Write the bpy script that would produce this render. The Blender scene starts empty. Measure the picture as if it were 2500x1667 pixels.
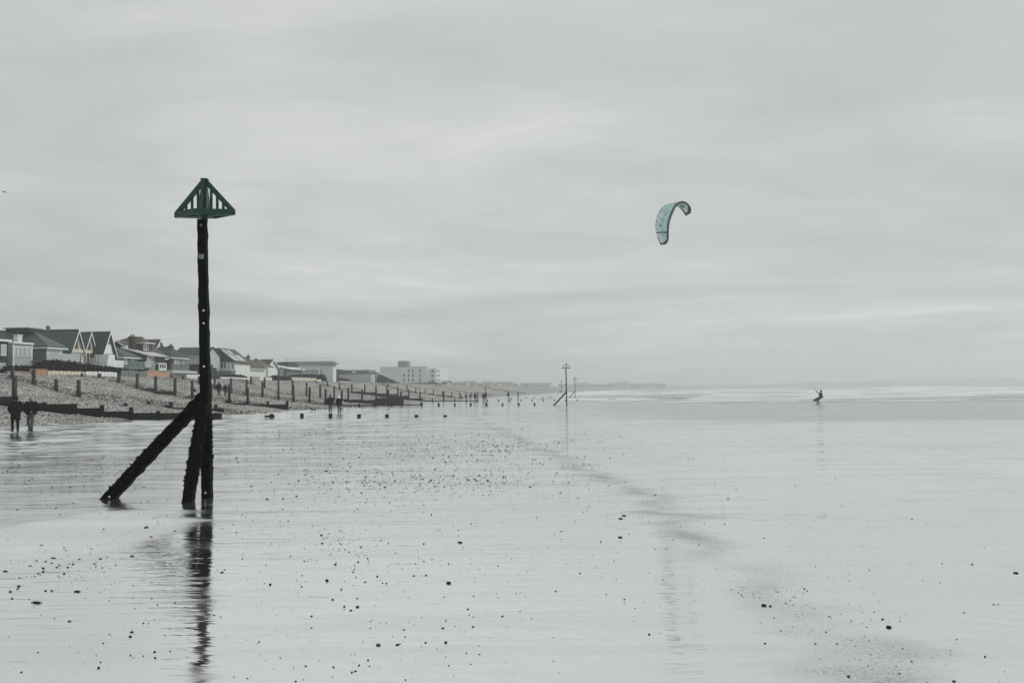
import bpy, bmesh, math, random
import numpy as np
from mathutils import Vector, Matrix
random.seed(7); rng = np.random.default_rng(7)
sc = bpy.context.scene
C = sc.collection
# ------------------------------------------------------------------ camera
FPX = 2200.0                       # focal length for a 2500 px wide frame
YAW, PITCH, ROLL = math.radians(6.28), math.atan(116.5/FPX), math.radians(0.5)
CAM = Vector((0, 0, 1.85))
F0 = Vector((-math.sin(YAW), math.cos(YAW), 0)); R0 = Vector((math.cos(YAW), math.sin(YAW), 0)); U0 = Vector((0, 0, 1))
F = F0*math.cos(PITCH) + U0*math.sin(PITCH); U1 = U0*math.cos(PITCH) - F0*math.sin(PITCH)
R = R0*math.cos(ROLL) - U1*math.sin(ROLL); U = R0*math.sin(ROLL) + U1*math.cos(ROLL)
cam_data = bpy.data.cameras.new('camera'); cam = bpy.data.objects.new('camera', cam_data); C.objects.link(cam)
cam_data.sensor_width = 36; cam_data.lens = FPX/2500*36; cam_data.clip_start = 0.1; cam_data.clip_end = 20000
M3 = Matrix((R, U, -F)).transposed()
cam.matrix_world = Matrix.Translation(CAM) @ M3.to_4x4()
sc.camera = cam
# ------------------------------------------------------------------ world, sun, exposure
SUN_EL, SUN_AZ = math.radians(40), math.radians(62)      # azimuth from +Y towards +X
w = bpy.data.worlds.new('World'); sc.world = w; w.use_nodes = True
nt = w.node_tree; nt.nodes.clear()
def N(tree, t, **kw):
    n = tree.nodes.new(t)
    for k, v in kw.items(): setattr(n, k, v)
    return n
def L(tree, a, b): tree.links.new(a, b)
def mathn(tree, op, a, b=None, clamp=False):
    n = N(tree, 'ShaderNodeMath', operation=op); n.use_clamp = clamp
    for i, x in enumerate((a, b)):
        if x is None: continue
        if isinstance(x, (int, float)): n.inputs[i].default_value = x
        else: L(tree, x, n.inputs[i])
    return n.outputs[0]
def ramp(tree, fac, stops, interp='LINEAR'):
    n = N(tree, 'ShaderNodeValToRGB'); cr = n.color_ramp; cr.interpolation = interp
    while len(cr.elements) < len(stops): cr.elements.new(0.5)
    for e, (p, c) in zip(cr.elements, stops):
        e.position = p; e.color = (*c, 1) if len(c) == 3 else c
    L(tree, fac, n.inputs[0]); return n.outputs[0]
def noise(tree, vec, scale, detail=4, rough=0.5, dist=0.0):
    n = N(tree, 'ShaderNodeTexNoise'); n.inputs['Scale'].default_value = scale; n.inputs['Detail'].default_value = detail
    n.inputs['Roughness'].default_value = rough; n.inputs['Distortion'].default_value = dist
    if vec is not None: L(tree, vec, n.inputs['Vector'])
    return n.outputs['Fac']
def mapping(tree, vec, scale=(1,1,1), rot=(0,0,0), loc=(0,0,0)):
    n = N(tree, 'ShaderNodeMapping'); n.inputs['Scale'].default_value = scale; n.inputs['Rotation'].default_value = rot; n.inputs['Location'].default_value = loc
    L(tree, vec, n.inputs['Vector']); return n.outputs[0]
def mixrgb(tree, fac, a, b, mode='MIX'):
    n = N(tree, 'ShaderNodeMix', data_type='RGBA', blend_type=mode)
    for i, x in ((0, fac), (6, a), (7, b)):
        if isinstance(x, (int, float)): n.inputs[i].default_value = x
        elif isinstance(x, tuple): n.inputs[i].default_value = (*x, 1)
        else: L(tree, x, n.inputs[i])
    return n.outputs[2]
tc = N(nt, 'ShaderNodeTexCoord')
sep = N(nt, 'ShaderNodeSeparateXYZ'); L(nt, tc.outputs['Generated'], sep.inputs[0])
zz = mathn(nt, 'ADD', mathn(nt, 'ABSOLUTE', sep.outputs[2]), 0.10)
comb = N(nt, 'ShaderNodeCombineXYZ')
L(nt, mathn(nt, 'DIVIDE', sep.outputs[0], zz), comb.inputs[0]); L(nt, mathn(nt, 'DIVIDE', sep.outputs[1], zz), comb.inputs[1])
pl = mapping(nt, comb.outputs[0], scale=(0.80, 1.0, 1), rot=(0, 0, 0.25), loc=(1.3, 0.4, 0))
c1 = noise(nt, pl, 0.46, 7, 0.52, 0.7)
c2 = noise(nt, mapping(nt, comb.outputs[0], scale=(0.75, 1.15, 1), rot=(0, 0, -0.3), loc=(3.1, 1.7, 0)), 1.5, 7, 0.62, 0.6)
cl = mathn(nt, 'ADD', mathn(nt, 'MULTIPLY', c1, 0.75), mathn(nt, 'MULTIPLY', c2, 0.25))
ccol = ramp(nt, cl, [(0.37, (0.440, 0.470, 0.464)), (0.50, (0.535, 0.553, 0.540)), (0.61, (0.665, 0.677, 0.655))])
sky = N(nt, 'ShaderNodeTexSky', sky_type='NISHITA'); sky.sun_disc = False
sky.sun_elevation = SUN_EL; sky.sun_rotation = SUN_AZ
bg1 = N(nt, 'ShaderNodeBackground'); L(nt, ccol, bg1.inputs[0]); bg1.inputs[1].default_value = 1.08
bg2 = N(nt, 'ShaderNodeBackground'); L(nt, sky.outputs[0], bg2.inputs[0]); bg2.inputs[1].default_value = 0.08
mx = N(nt, 'ShaderNodeMixShader'); mx.inputs[0].default_value = 0.05
L(nt, bg1.outputs[0], mx.inputs[1]); L(nt, bg2.outputs[0], mx.inputs[2])
wo = N(nt, 'ShaderNodeOutputWorld'); L(nt, mx.outputs[0], wo.inputs[0])
sd = bpy.data.lights.new('sun', 'SUN'); sd.energy = 1.5; sd.angle = math.radians(25); sd.color = (1, 0.97, 0.93)
sun = bpy.data.objects.new('sun', sd); C.objects.link(sun)
sdir = Vector((math.sin(SUN_AZ)*math.cos(SUN_EL), math.cos(SUN_AZ)*math.cos(SUN_EL), math.sin(SUN_EL)))
sun.rotation_euler = sdir.to_track_quat('Z', 'Y').to_euler(); sun.location = (60, 60, 80)
vs = sc.view_settings; vs.view_transform = 'Standard'; vs.look = 'None'; vs.exposure = 0.0; vs.gamma = 1; vs.use_curve_mapping = False
sc.render.engine = 'CYCLES'
sc.cycles.volume_bounces = 2; sc.cycles.max_bounces = 8; sc.cycles.use_denoising = True
# ------------------------------------------------------------------ photo geometry helpers
def ray(u, v): return F + R*((u-1250)/FPX) + U*((833.5-v)/FPX)
def atD(u, v, d): r = ray(u, v); return CAM + r*(d/r.dot(F0))
def atX(u, v, X): r = ray(u, v); return CAM + r*((X-CAM.x)/r.x)
def atY(u, v, Y): r = ray(u, v); return CAM + r*((Y-CAM.y)/r.y)
def dpt(x, y): return x*F0.x + y*F0.y
def ss(a, b, x): t = np.clip((x-a)/(b-a), 0, 1); return t*t*(3-2*t)
def zs(x, y):                       # sand level
    d = dpt(x, y)
    return -0.0035*np.clip(d-15, 0, 125) - 0.7*ss(118, 168, d)*ss(-22, 15, x) - 0.002*np.clip(x-12, 0, 200)
SEA = -0.60
def curve(y): return np.where(np.asarray(y) > 300, ((np.maximum(y, 300)-300)/1000.0)**2*40, 0.0)
GD = [46.0, 68.5, 87.0, 104.0, 124.0, 142.0, 178.0, 228.0, 300.0, 400.0, 540.0]
HX = [-400, -66, -62, -58, -55, -52, -49, -46, -42, -38.6, -35, -32, -29]
HI = [4.0, 4.0, 3.92, 3.75, 3.05, 2.35, 1.85, 1.60, 1.10, 0.66, 0.25, 0.0, -0.4]
LO = [4.0, 3.95, 3.8, 3.45, 2.6, 1.75, 1.35, 1.06, 0.56, 0.20, -0.15, -0.5, -0.9]
def zbank(x, y):
    x = np.asarray(x, float); y = np.asarray(y, float); d = dpt(x, y); xx = x - curve(y)
    fr = np.full_like(d, 0.45)
    d = d - 0.10
    for a, b in zip(GD[:-1], GD[1:]):
        m = (d >= a) & (d < b); fr = np.where(m, (d-a)/(b-a), fr)
    fr = np.where((d < 68.5) & (d > 46), 0.45+0.55*fr, fr)
    fr = fr**0.8
    fr = np.where((d > 134) & (d < 320) & (xx > -56), np.maximum(fr, 0.62), fr)
    base = -0.0035*np.clip(d-15, 0, 125)*ss(-60, -40, xx)
    wob = 0.07*np.sin(xx*0.9+y*0.35)*np.cos(y*0.23-xx*0.3) + 0.05*np.sin(xx*2.3-y*0.6)
    return np.interp(xx, HX, HI)*(1-fr) + np.interp(xx, HX, LO)*fr + base + wob*ss(-64, -58, xx)
def ground(x, y): return float(max(zs(x, y), zbank(x, y)))
def gpt(u, v, z=0.0):               # photo point on the sand
    r = ray(u, v); p = CAM.copy()
    for _ in range(6): p = CAM + r*((z-CAM.z)/r.z); z = float(zs(p.x, p.y))
    return p
# ------------------------------------------------------------------ object helpers
def tag(o, label=None, cat=None, group=None, kind=None):
    for k, v in (('label', label), ('category', cat), ('group', group), ('kind', kind)):
        if v: o[k] = v
    return o
def empty(name, loc, label, cat, group=None, rz=0):
    o = bpy.data.objects.new(name, None); C.objects.link(o); o.location = loc; o.rotation_euler = (0, 0, rz); o.empty_display_size = 0.3
    return tag(o, label, cat, group)
def wpos(p):
    m = Matrix.Identity(4)
    while p is not None: m = p.matrix_basis @ m; p = p.parent
    return m
def obj(name, verts, faces, mat, parent=None, smooth=False, world=True):
    me = bpy.data.meshes.new(name)
    if world and parent is not None:
        inv = wpos(parent).inverted(); verts = [inv @ Vector(v) for v in verts]
    me.from_pydata([tuple(v) for v in verts], [], faces)
    if mat:
        for m in (mat if isinstance(mat, list) else [mat]): me.materials.append(m)
    if smooth: me.polygons.foreach_set('use_smooth', [True]*len(me.polygons))
    me.update()
    o = bpy.data.objects.new(name, me); C.objects.link(o); o.parent = parent
    return o
BOXF = [(0,3,2,1),(4,5,6,7),(0,1,5,4),(1,2,6,5),(2,3,7,6),(3,0,4,7)]
def boxv(x0, x1, y0, y1, z0, z1):
    return [(x0,y0,z0),(x1,y0,z0),(x1,y1,z0),(x0,y1,z0),(x0,y0,z1),(x1,y0,z1),(x1,y1,z1),(x0,y1,z1)]
def box(name, x0, x1, y0, y1, z0, z1, mat, parent=None, world=True):
    x0, x1 = min(x0,x1), max(x0,x1); y0, y1 = min(y0,y1), max(y0,y1); z0, z1 = min(z0,z1), max(z0,z1)
    return obj(name, boxv(x0,x1,y0,y1,z0,z1), BOXF, mat, parent, world=world)
class MB:
    def __init__(s): s.v = []; s.f = []
    def add(s, v, f):
        n = len(s.v); s.v += [tuple(x) for x in v]; s.f += [tuple(i+n for i in q) for q in f]; return s
    def box(s, *a): return s.add(boxv(*a), BOXF)
    def beam(s, p, q, w, t=None, up=(0,0,1)):
        p, q = Vector(p), Vector(q); t = t or w; d = (q-p).normalized(); up = Vector(up)
        if abs(d.dot(up)) > 0.98: up = Vector((0,1,0))
        a = d.cross(up).normalized()*w/2; b = a.cross(d).normalized()*t/2
        return s.add([p-a-b,p+a-b,p+a+b,p-a+b,q-a-b,q+a-b,q+a+b,q-a+b], BOXF)
    def tube(s, pts, rads, n=8, ell=1.0):
        base = len(s.v); pts = [Vector(p) for p in pts]
        for i, p in enumerate(pts):
            d = (pts[min(i+1, len(pts)-1)] - pts[max(i-1, 0)]).normalized()
            ref = Vector((1,0,0)) if abs(d.x) < 0.9 else Vector((0,1,0))
            b = d.cross(ref).normalized(); a = b.cross(d)
            for k in range(n):
                th = 2*math.pi*k/n; s.v.append(tuple(p + a*math.cos(th)*rads[i] + b*math.sin(th)*rads[i]*ell))
        for i in range(len(pts)-1):
            for k in range(n):
                s.f.append((base+i*n+k, base+i*n+(k+1)%n, base+(i+1)*n+(k+1)%n, base+(i+1)*n+k))
        s.f.append(tuple(base+k for k in range(n))[::-1]); s.f.append(tuple(base+(len(pts)-1)*n+k for k in range(n)))
        return s
    def build(s, name, mat, parent=None, smooth=False, world=True): return obj(name, s.v, s.f, mat, parent, smooth, world)
# ------------------------------------------------------------------ materials
MATS = {}
def newmat(name):
    m = bpy.data.materials.new(name); m.use_nodes = True; t = m.node_tree
    return m, t, t.nodes['Principled BSDF']
def geo_pos(t): return N(t, 'ShaderNodeNewGeometry').outputs['Position']
def bump(t, h, dist, strength=1.0, normal=None):
    b = N(t, 'ShaderNodeBump'); b.inputs['Distance'].default_value = dist; b.inputs['Strength'].default_value = strength
    L(t, h, b.inputs['Height'])
    if normal is not None: L(t, normal, b.inputs['Normal'])
    return b.outputs[0]
def plain(name, col, rough=0.8, var=0.25, scale=2.0, spec=0.3, bmp=0.0, metal=0.0):
    if name in MATS: return MATS[name]
    m, t, b = newmat(name)
    p = geo_pos(t); n = noise(t, p, scale, 5, 0.6)
    lo = tuple(c*(1-var) for c in col); hi = tuple(min(1, c*(1+var)) for c in col)
    L(t, ramp(t, n, [(0.3, lo), (0.7, hi)]), b.inputs['Base Color'])
    b.inputs['Roughness'].default_value = rough; b.inputs['Specular IOR Level'].default_value = spec; b.inputs['Metallic'].default_value = metal
    if bmp: L(t, bump(t, noise(t, p, scale*4, 4, 0.6), bmp), b.inputs['Normal'])
    MATS[name] = m; return m
def courses(name, col, step, var=0.3, rough=0.6, spec=0.4, line=0.55):   # roofs, boarding: horizontal courses in z plus blotches
    if name in MATS: return MATS[name]
    m, t, b = newmat(name); p = geo_pos(t)
    sp = N(t, 'ShaderNodeSeparateXYZ'); L(t, p, sp.inputs[0])
    fr = mathn(t, 'FRACT', mathn(t, 'DIVIDE', sp.outputs[2], step))
    edge = mathn(t, 'LESS_THAN', fr, 0.16)
    n = noise(t, p, 1.3, 6, 0.65); n2 = noise(t, mapping(t, p, scale=(3, 3, 1/step)), 1.0, 1, 0.5)
    c = mixrgb(t, n, tuple(x*(1-var) for x in col), tuple(min(1, x*(1+var)) for x in col))
    c = mixrgb(t, 0.35, c, ramp(t, n2, [(0.3, tuple(x*0.6 for x in col)), (0.7, tuple(min(1, x*1.4) for x in col))]))
    c = mixrgb(t, mathn(t, 'MULTIPLY', edge, 1-line), c, tuple(x*0.3 for x in col))
    L(t, c, b.inputs['Base Color']); b.inputs['Roughness'].default_value = rough; b.inputs['Specular IOR Level'].default_value = spec
    L(t, bump(t, fr, 0.03), b.inputs['Normal'])
    MATS[name] = m; return m
white = plain('white_render', (0.80, 0.82, 0.81), 0.7, 0.07, 0.8)
cream = plain('cream_render', (0.66, 0.61, 0.50), 0.7, 0.08, 0.8)
palegrey = plain('pale_grey_render', (0.50, 0.53, 0.53), 0.7, 0.08, 0.8)
midgrey = plain('mid_grey_render', (0.18, 0.215, 0.225), 0.7, 0.1, 0.8)
darkgrey = plain('dark_grey_render', (0.026, 0.032, 0.034), 0.7, 0.15, 1.0)
board_grey = courses('grey_boarding', (0.12, 0.155, 0.168), 0.22, 0.12)
board_pale = courses('pale_boarding', (0.47, 0.50, 0.51), 0.22, 0.08, line=0.75)
board_white = courses('white_boarding', (0.55, 0.58, 0.58), 0.5, 0.2, line=0.8)
slate = courses('blue_grey_slate', (0.072, 0.093, 0.100), 0.30, 0.35)
slate_mottled = courses('mottled_slate', (0.085, 0.102, 0.108), 0.30, 0.6, line=0.8)
slate_dark = courses('dark_slate', (0.026, 0.037, 0.042), 0.28, 0.25)
tile_brown = courses('brown_tile', (0.075, 0.060, 0.046), 0.30, 0.4)
tile_red = courses('red_brown_tile', (0.11, 0.062, 0.050), 0.30, 0.35)
brick_red = courses('dark_red_brick', (0.075, 0.030, 0.028), 0.12, 0.3, line=0.8)
terracotta = plain('terracotta_render', (0.43, 0.25, 0.17), 0.8, 0.12, 1.5)
salmon = plain('salmon_render', (0.50, 0.31, 0.22), 0.8, 0.1, 1.5)
tan = plain('tan_wall', (0.38, 0.35, 0.29), 0.8, 0.15, 1.5)
glass_dark = plain('dark_window_glass', (0.03, 0.04, 0.045), 0.08, 0.2, 0.5, spec=0.6)
glass_pale = plain('pale_window_glass', (0.36, 0.40, 0.42), 0.12, 0.25, 0.6, spec=0.6)
glass_rail = plain('balcony_glass', (0.42, 0.46, 0.46), 0.15, 0.12, 0.6, spec=0.5)
solar = plain('solar_panel', (0.06, 0.10, 0.16), 0.2, 0.15, 1.0, spec=0.6)
metal_grey = plain('galvanised_metal', (0.22, 0.24, 0.25), 0.5, 0.2, 3.0, metal=0.4)
def make_timber(name, dry, wet, z0, z1):
    m, t, b = newmat(name); p = geo_pos(t)
    sp = N(t, 'ShaderNodeSeparateXYZ'); L(t, p, sp.inputs[0])
    n = noise(t, mapping(t, p, scale=(6, 6, 0.8)), 3, 6, 0.65); n2 = noise(t, p, 0.7, 3, 0.5)
    tide = mathn(t, 'DIVIDE', mathn(t, 'SUBTRACT', mathn(t, 'ADD', sp.outputs[2], mathn(t, 'MULTIPLY', mathn(t, 'SUBTRACT', n2, 0.5), 0.9)), z0), z1-z0, True)
    d = mixrgb(t, n, tuple(x*0.6 for x in dry), tuple(x*1.4 for x in dry)); e = mixrgb(t, n, tuple(x*0.5 for x in wet), tuple(x*1.6 for x in wet))
    L(t, mixrgb(t, tide, e, d), b.inputs['Base Color']); b.inputs['Roughness'].default_value = 0.8; b.inputs['Specular IOR Level'].default_value = 0.06
    L(t, bump(t, n, 0.02), b.inputs['Normal']); return m
timber = make_timber('weathered_groyne_timber', (0.058, 0.068, 0.068), (0.008, 0.0085, 0.0075), 0.6, 2.8)
backlit_timber = make_timber('backlit_post_timber', (0.006, 0.0062, 0.006), (0.005, 0.0055, 0.0045), 0.5, 2.2)  # near-black base colour stands in for the backlit darkness of the posts
weed = plain('black_green_weed', (0.010, 0.012, 0.008), 0.8, 0.6, 9, spec=0.08)
green_paint = plain('green_beacon_paint', (0.011, 0.052, 0.045), 0.45, 0.3, 6, spec=0.4)
# ---- wet sand
def sand_mat():
    m, t, b = newmat('wet_sand'); t.nodes.remove(b)
    out = t.nodes['Material Output']
    p = mapping(t, geo_pos(t), rot=(0, 0, -YAW))      # x across the beach, y along the view of the groynes
    sp = N(t, 'ShaderNodeSeparateXYZ'); L(t, p, sp.inputs[0]); X, Y = sp.outputs[0], sp.outputs[1]
    big = noise(t, mapping(t, p, scale=(0.035, 0.10, 1)), 1.0, 4, 0.55, 0.6)
    med = noise(t, mapping(t, p, scale=(0.25, 0.9, 1)), 1.0, 4, 0.55, 0.4)
    # rippled landward zone
    rip_mask = mathn(t, 'MULTIPLY', ramp(t, mathn(t, 'ADD', mathn(t, 'MULTIPLY', X, -0.045), mathn(t, 'MULTIPLY', mathn(t, 'SUBTRACT', big, 0.5), 0.8)), [(0.10, (0,0,0)), (0.60, (1,1,1))]),
                     ramp(t, mathn(t, 'DIVIDE', Y, 100.0), [(0.17, (0,0,0)), (0.30, (1,1,1))]))
    rip = noise(t, mapping(t, p, scale=(0.42, 1.25, 1), rot=(0, 0, 0.12)), 1.35, 3, 0.55, 0.5)
    fine = noise(t, mapping(t, p, scale=(1.4, 7.0, 1)), 1.0, 3, 0.6, 0.3)
    # oblique sand ripples to seaward
    wv = N(t, 'ShaderNodeTexWave', wave_type='BANDS', bands_direction='Y'); wv.inputs['Scale'].default_value = 1.25; wv.inputs['Distortion'].default_value = 2.6; wv.inputs['Detail'].default_value = 2; wv.inputs['Detail Scale'].default_value = 0.7
    L(t, mapping(t, p, rot=(0, 0, 0.42)), wv.inputs['Vector'])
    wmask = mathn(t, 'MULTIPLY', ramp(t, med, [(0.46, (0,0,0)), (0.62, (1,1,1))]), ramp(t, mathn(t, 'DIVIDE', X, 10.0), [(0.18, (0,0,0)), (0.36, (1,1,1))]))
    calm = ramp(t, mathn(t, 'DIVIDE', mathn(t, 'ADD', X, mathn(t, 'MULTIPLY', Y, -0.06)), 10.0), [(0.10, (1,1,1)), (0.42, (0.22,)*3)])
    h = mathn(t, 'MULTIPLY', mathn(t, 'MULTIPLY', rip, 0.020), rip_mask)
    h = mathn(t, 'ADD', h, mathn(t, 'MULTIPLY', mathn(t, 'MULTIPLY', fine, calm), 0.0090))
    h = mathn(t, 'ADD', h, mathn(t, 'MULTIPLY', mathn(t, 'MULTIPLY', med, calm), 0.024))
    h = mathn(t, 'ADD', h, mathn(t, 'MULTIPLY', mathn(t, 'MULTIPLY', wv.outputs['Fac'], wmask), 0.0060))
    nrm = bump(t, h, 1.0)
    # strand of coarser drained sand running down the beach, and the drained ridge far out
    strand = mathn(t, 'ABSOLUTE', mathn(t, 'SUBTRACT', X, mathn(t, 'ADD', mathn(t, 'SUBTRACT', 2.30, mathn(t, 'MULTIPLY', mathn(t, 'MAXIMUM', mathn(t, 'SUBTRACT', Y, 14.0), 0.0), 0.10)), mathn(t, 'MULTIPLY', mathn(t, 'SUBTRACT', med, 0.5), 2.6))))
    smask = mathn(t, 'MULTIPLY', ramp(t, strand, [(0.04, (1,1,1)), (0.62, (0,0,0))]), ramp(t, noise(t, mapping(t, p, scale=(0.5, 0.55, 1), loc=(7, 2, 0)), 1.0, 3, 0.5), [(0.38, (0.32,)*3), (0.58, (1,1,1))]))
    grit = noise(t, p, 34, 3, 0.7)
    smask = mathn(t, 'MULTIPLY', smask, ramp(t, grit, [(0.36, (0.25,)*3), (0.58, (1,1,1))]))
    far = mathn(t, 'ADD', mathn(t, 'DIVIDE', Y, 100.0), mathn(t, 'MULTIPLY', mathn(t, 'SUBTRACT', big, 0.5), 0.35))
    ridge = mathn(t, 'MULTIPLY', ramp(t, far, [(0.46, (0,0,0)), (0.56, (1,1,1))]), ramp(t, mathn(t, 'ADD', mathn(t, 'DIVIDE', X, 40.0), mathn(t, 'MULTIPLY', mathn(t, 'SUBTRACT', med, 0.5), 0.5)), [(0.02, (0,0,0)), (0.30, (1,1,1))]))
    streak = noise(t, mapping(t, p, scale=(0.10, 1.3, 1), loc=(4, 4, 0)), 1.0, 5, 0.65, 0.6)
    thin = mathn(t, 'ADD', mathn(t, 'MULTIPLY', ramp(t, big, [(0.42, (0,0,0)), (0.66, (1,1,1))]), 0.07), mathn(t, 'MULTIPLY', mathn(t, 'MULTIPLY', ramp(t, streak, [(0.48, (0,0,0)), (0.66, (1,1,1))]), calm), 0.10))
    dry = mathn(t, 'MAXIMUM', mathn(t, 'MAXIMUM', mathn(t, 'MULTIPLY', smask, 0.56), thin), mathn(t, 'MULTIPLY', ridge, 0.34))
    def patch(cx, cy, rx, ry):
        a = mathn(t, 'POWER', mathn(t, 'DIVIDE', mathn(t, 'SUBTRACT', X, cx), rx), 2.0); b2 = mathn(t, 'POWER', mathn(t, 'DIVIDE', mathn(t, 'SUBTRACT', Y, cy), ry), 2.0)
        return ramp(t, mathn(t, 'ADD', mathn(t, 'ADD', a, b2), mathn(t, 'MULTIPLY', mathn(t, 'SUBTRACT', med, 0.5), 1.5)), [(0.55, (1,1,1)), (1.0, (0,0,0))])
    drained = patch(-5.75, 11.9, 1.5, 3.0); pool = patch(1.6, 8.0, 1.6, 2.2)
    gl = N(t, 'ShaderNodeBsdfGlossy'); gl.inputs['Color'].default_value = (1, 1, 1, 1)
    film = noise(t, mapping(t, p, scale=(0.30, 0.85, 1), loc=(2, 9, 0)), 1.0, 4, 0.6, 0.8)
    rr = mathn(t, 'ADD', mathn(t, 'ADD', 0.03, mathn(t, 'MULTIPLY', ramp(t, film, [(0.46, (0,0,0)), (0.62, (1,1,1))]), mathn(t, 'MULTIPLY', mathn(t, 'SUBTRACT', 1.0, pool), 0.15))), mathn(t, 'ADD', mathn(t, 'MULTIPLY', dry, 0.4), mathn(t, 'MULTIPLY', drained, 0.50)))
    L(t, rr, gl.inputs['Roughness']); L(t, nrm, gl.inputs['Normal'])
    df = N(t, 'ShaderNodeBsdfDiffuse')
    L(t, mixrgb(t, smask, mixrgb(t, grit, (0.15, 0.17, 0.168), (0.27, 0.29, 0.28)), (0.05, 0.062, 0.068)), df.inputs['Color'])
    fac = mathn(t, 'SUBTRACT', 0.975, mathn(t, 'MAXIMUM', dry, mathn(t, 'MULTIPLY', drained, 0.22)))
    ms = N(t, 'ShaderNodeMixShader'); L(t, fac, ms.inputs[0]); L(t, df.outputs[0], ms.inputs[1]); L(t, gl.outputs[0], ms.inputs[2])
    L(t, ms.outputs[0], out.inputs['Surface']); return m
def shingle_mat():
    m, t, b = newmat('shingle'); p = geo_pos(t)
    v = N(t, 'ShaderNodeTexVoronoi'); v.inputs['Scale'].default_value = 9.5; L(t, p, v.inputs['Vector'])
    sp = N(t, 'ShaderNodeSeparateColor'); L(t, v.outputs['Color'], sp.inputs[0])
    c = ramp(t, sp.outputs[0], [(0.0, (0.04, 0.042, 0.04)), (0.25, (0.16, 0.162, 0.152)), (0.6, (0.42, 0.41, 0.385)), (1.0, (0.80, 0.79, 0.76))])
    n = noise(t, mapping(t, p, scale=(0.25, 0.12, 1)), 1.0, 5, 0.6)
    c = mixrgb(t, 1.0, c, ramp(t, n, [(0.35, (0.50, 0.53, 0.53)), (0.65, (0.98, 0.97, 0.94))]), 'MULTIPLY')
    L(t, c, b.inputs['Base Color']); b.inputs['Roughness'].default_value = 0.75; b.inputs['Specular IOR Level'].default_value = 0.25
    L(t, bump(t, v.outputs['Distance'], -0.06), b.inputs['Normal']); return m
def sea_mat():
    m, t, b = newmat('sea_water'); p = geo_pos(t)
    sp = N(t, 'ShaderNodeSeparateXYZ'); L(t, p, sp.inputs[0])
    n = noise(t, mapping(t, p, scale=(0.07, 0.16, 1)), 1.0, 7, 0.70, 0.8)
    att = N(t, 'ShaderNodeAttribute', attribute_name='foam')
    fo = ramp(t, mathn(t, 'ADD', att.outputs['Fac'], mathn(t, 'MULTIPLY', mathn(t, 'SUBTRACT', n, 0.5), 3.0)), [(0.35, (0,0,0)), (0.62, (1,1,1))])
    fo = mathn(t, 'MULTIPLY', fo, ramp(t, noise(t, mapping(t, p, scale=(0.022, 0.05, 1), loc=(5, 3, 0)), 1.0, 5, 0.65, 0.5), [(0.36, (0.50,)*3), (0.52, (1,1,1))]))
    L(t, mixrgb(t, fo, (0.21, 0.245, 0.24), (0.82, 0.84, 0.835)), b.inputs['Base Color'])
    L(t, mathn(t, 'ADD', 0.12, mathn(t, 'MULTIPLY', fo, 0.7)), b.inputs['Roughness']); b.inputs['IOR'].default_value = 1.33
    L(t, bump(t, noise(t, mapping(t, p, scale=(0.5, 1.0, 1)), 1.0, 5, 0.65), 0.8), b.inputs['Normal']); return m
# ------------------------------------------------------------------ the setting: sand, shingle, land, sea, hills
def grid(name, xs, ys, zf, mat, kind='structure', smooth=True):
    Xg, Yg = np.meshgrid(xs, ys); Zg = zf(Xg, Yg)
    nx, ny = len(xs), len(ys)
    v = np.stack([Xg, Yg, Zg], -1).reshape(-1, 3)
    i = np.arange((nx-1)*(ny-1)); a = (i//(nx-1))*nx + i % (nx-1)
    f = np.stack([a, a+1, a+nx+1, a+nx], -1)
    me = bpy.data.meshes.new(name); me.from_pydata(v.tolist(), [], f.tolist())
    if smooth: me.polygons.foreach_set('use_smooth', [True]*len(me.polygons))
    me.materials.append(mat); me.update()
    o = bpy.data.objects.new(name, me); C.objects.link(o); o['kind'] = kind; return o
def vnoise(x, y, seed):
    g = np.random.default_rng(seed).random((256, 256)); xi = np.floor(x).astype(int); yi = np.floor(y).astype(int); fx = x-xi; fy = y-yi
    fx = fx*fx*(3-2*fx); fy = fy*fy*(3-2*fy); G = lambda a, b: g[a % 256, b % 256]
    return (G(xi, yi)*(1-fx)+G(xi+1, yi)*fx)*(1-fy) + (G(xi, yi+1)*(1-fx)+G(xi+1, yi+1)*fx)*fy - 0.5
def sand_z(x, y):
    d = x*F0.x + y*F0.y; c = x*R0.x + y*R0.y; wx = c + 1.5*vnoise(c*0.2, d*0.3, 1); wd = d + 0.10*c + 0.8*vnoise(c*0.15, d*0.2, 2)
    rp_ = 0.8*vnoise(wx*1.0, wd*1.05, 3) + 0.4*vnoise(wx*1.9, wd*2.1, 4) + 1.7*vnoise(wx*0.55, wd*0.40, 5)*ss(24, 45, d)
    patch = ss(-0.25, 0.25, vnoise(c*0.08, d*0.12, 6)+0.10)
    land = ss(0, 22, -c - 1.0)*ss(19, 30, d)*(0.45+0.55*patch); mid = 0.16*ss(24, 45, d)*(0.3+0.7*patch)*(1-ss(6, 22, c))
    return zs(x, y) + RIP*rp_*np.maximum(land, mid)*(1-ss(100, 122, d))
RIP = 0.105
o = grid('wet_sand', np.concatenate([np.linspace(-60, -42, 8), np.linspace(-41.7, 16, 270), np.linspace(17, 60, 24), np.linspace(75, 500, 12)]), np.concatenate([np.linspace(-60, 18, 30), np.linspace(18.3, 118, 700), np.linspace(119, 260, 70), np.linspace(280, 900, 12)]), sand_z, sand_mat())
tag(o, 'glossy wet sand flats reflecting the grey sky', 'sand')
shingle = shingle_mat()
ds = [-40, -20, 0, 10, 20, 30, 38]
for a, b in zip([40]+GD, GD+[700]):
    n = max(4, int((b-a)/(1.6 if b < 200 else 5))); ds += list(np.linspace(a+0.14, b+0.06, n))
ds += [760, 850, 1000, 1200, 1450, 1750, 2100, 2500]
xs = np.concatenate([np.linspace(-28, -67, 56), [-72, -90]])
v = []; 
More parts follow.
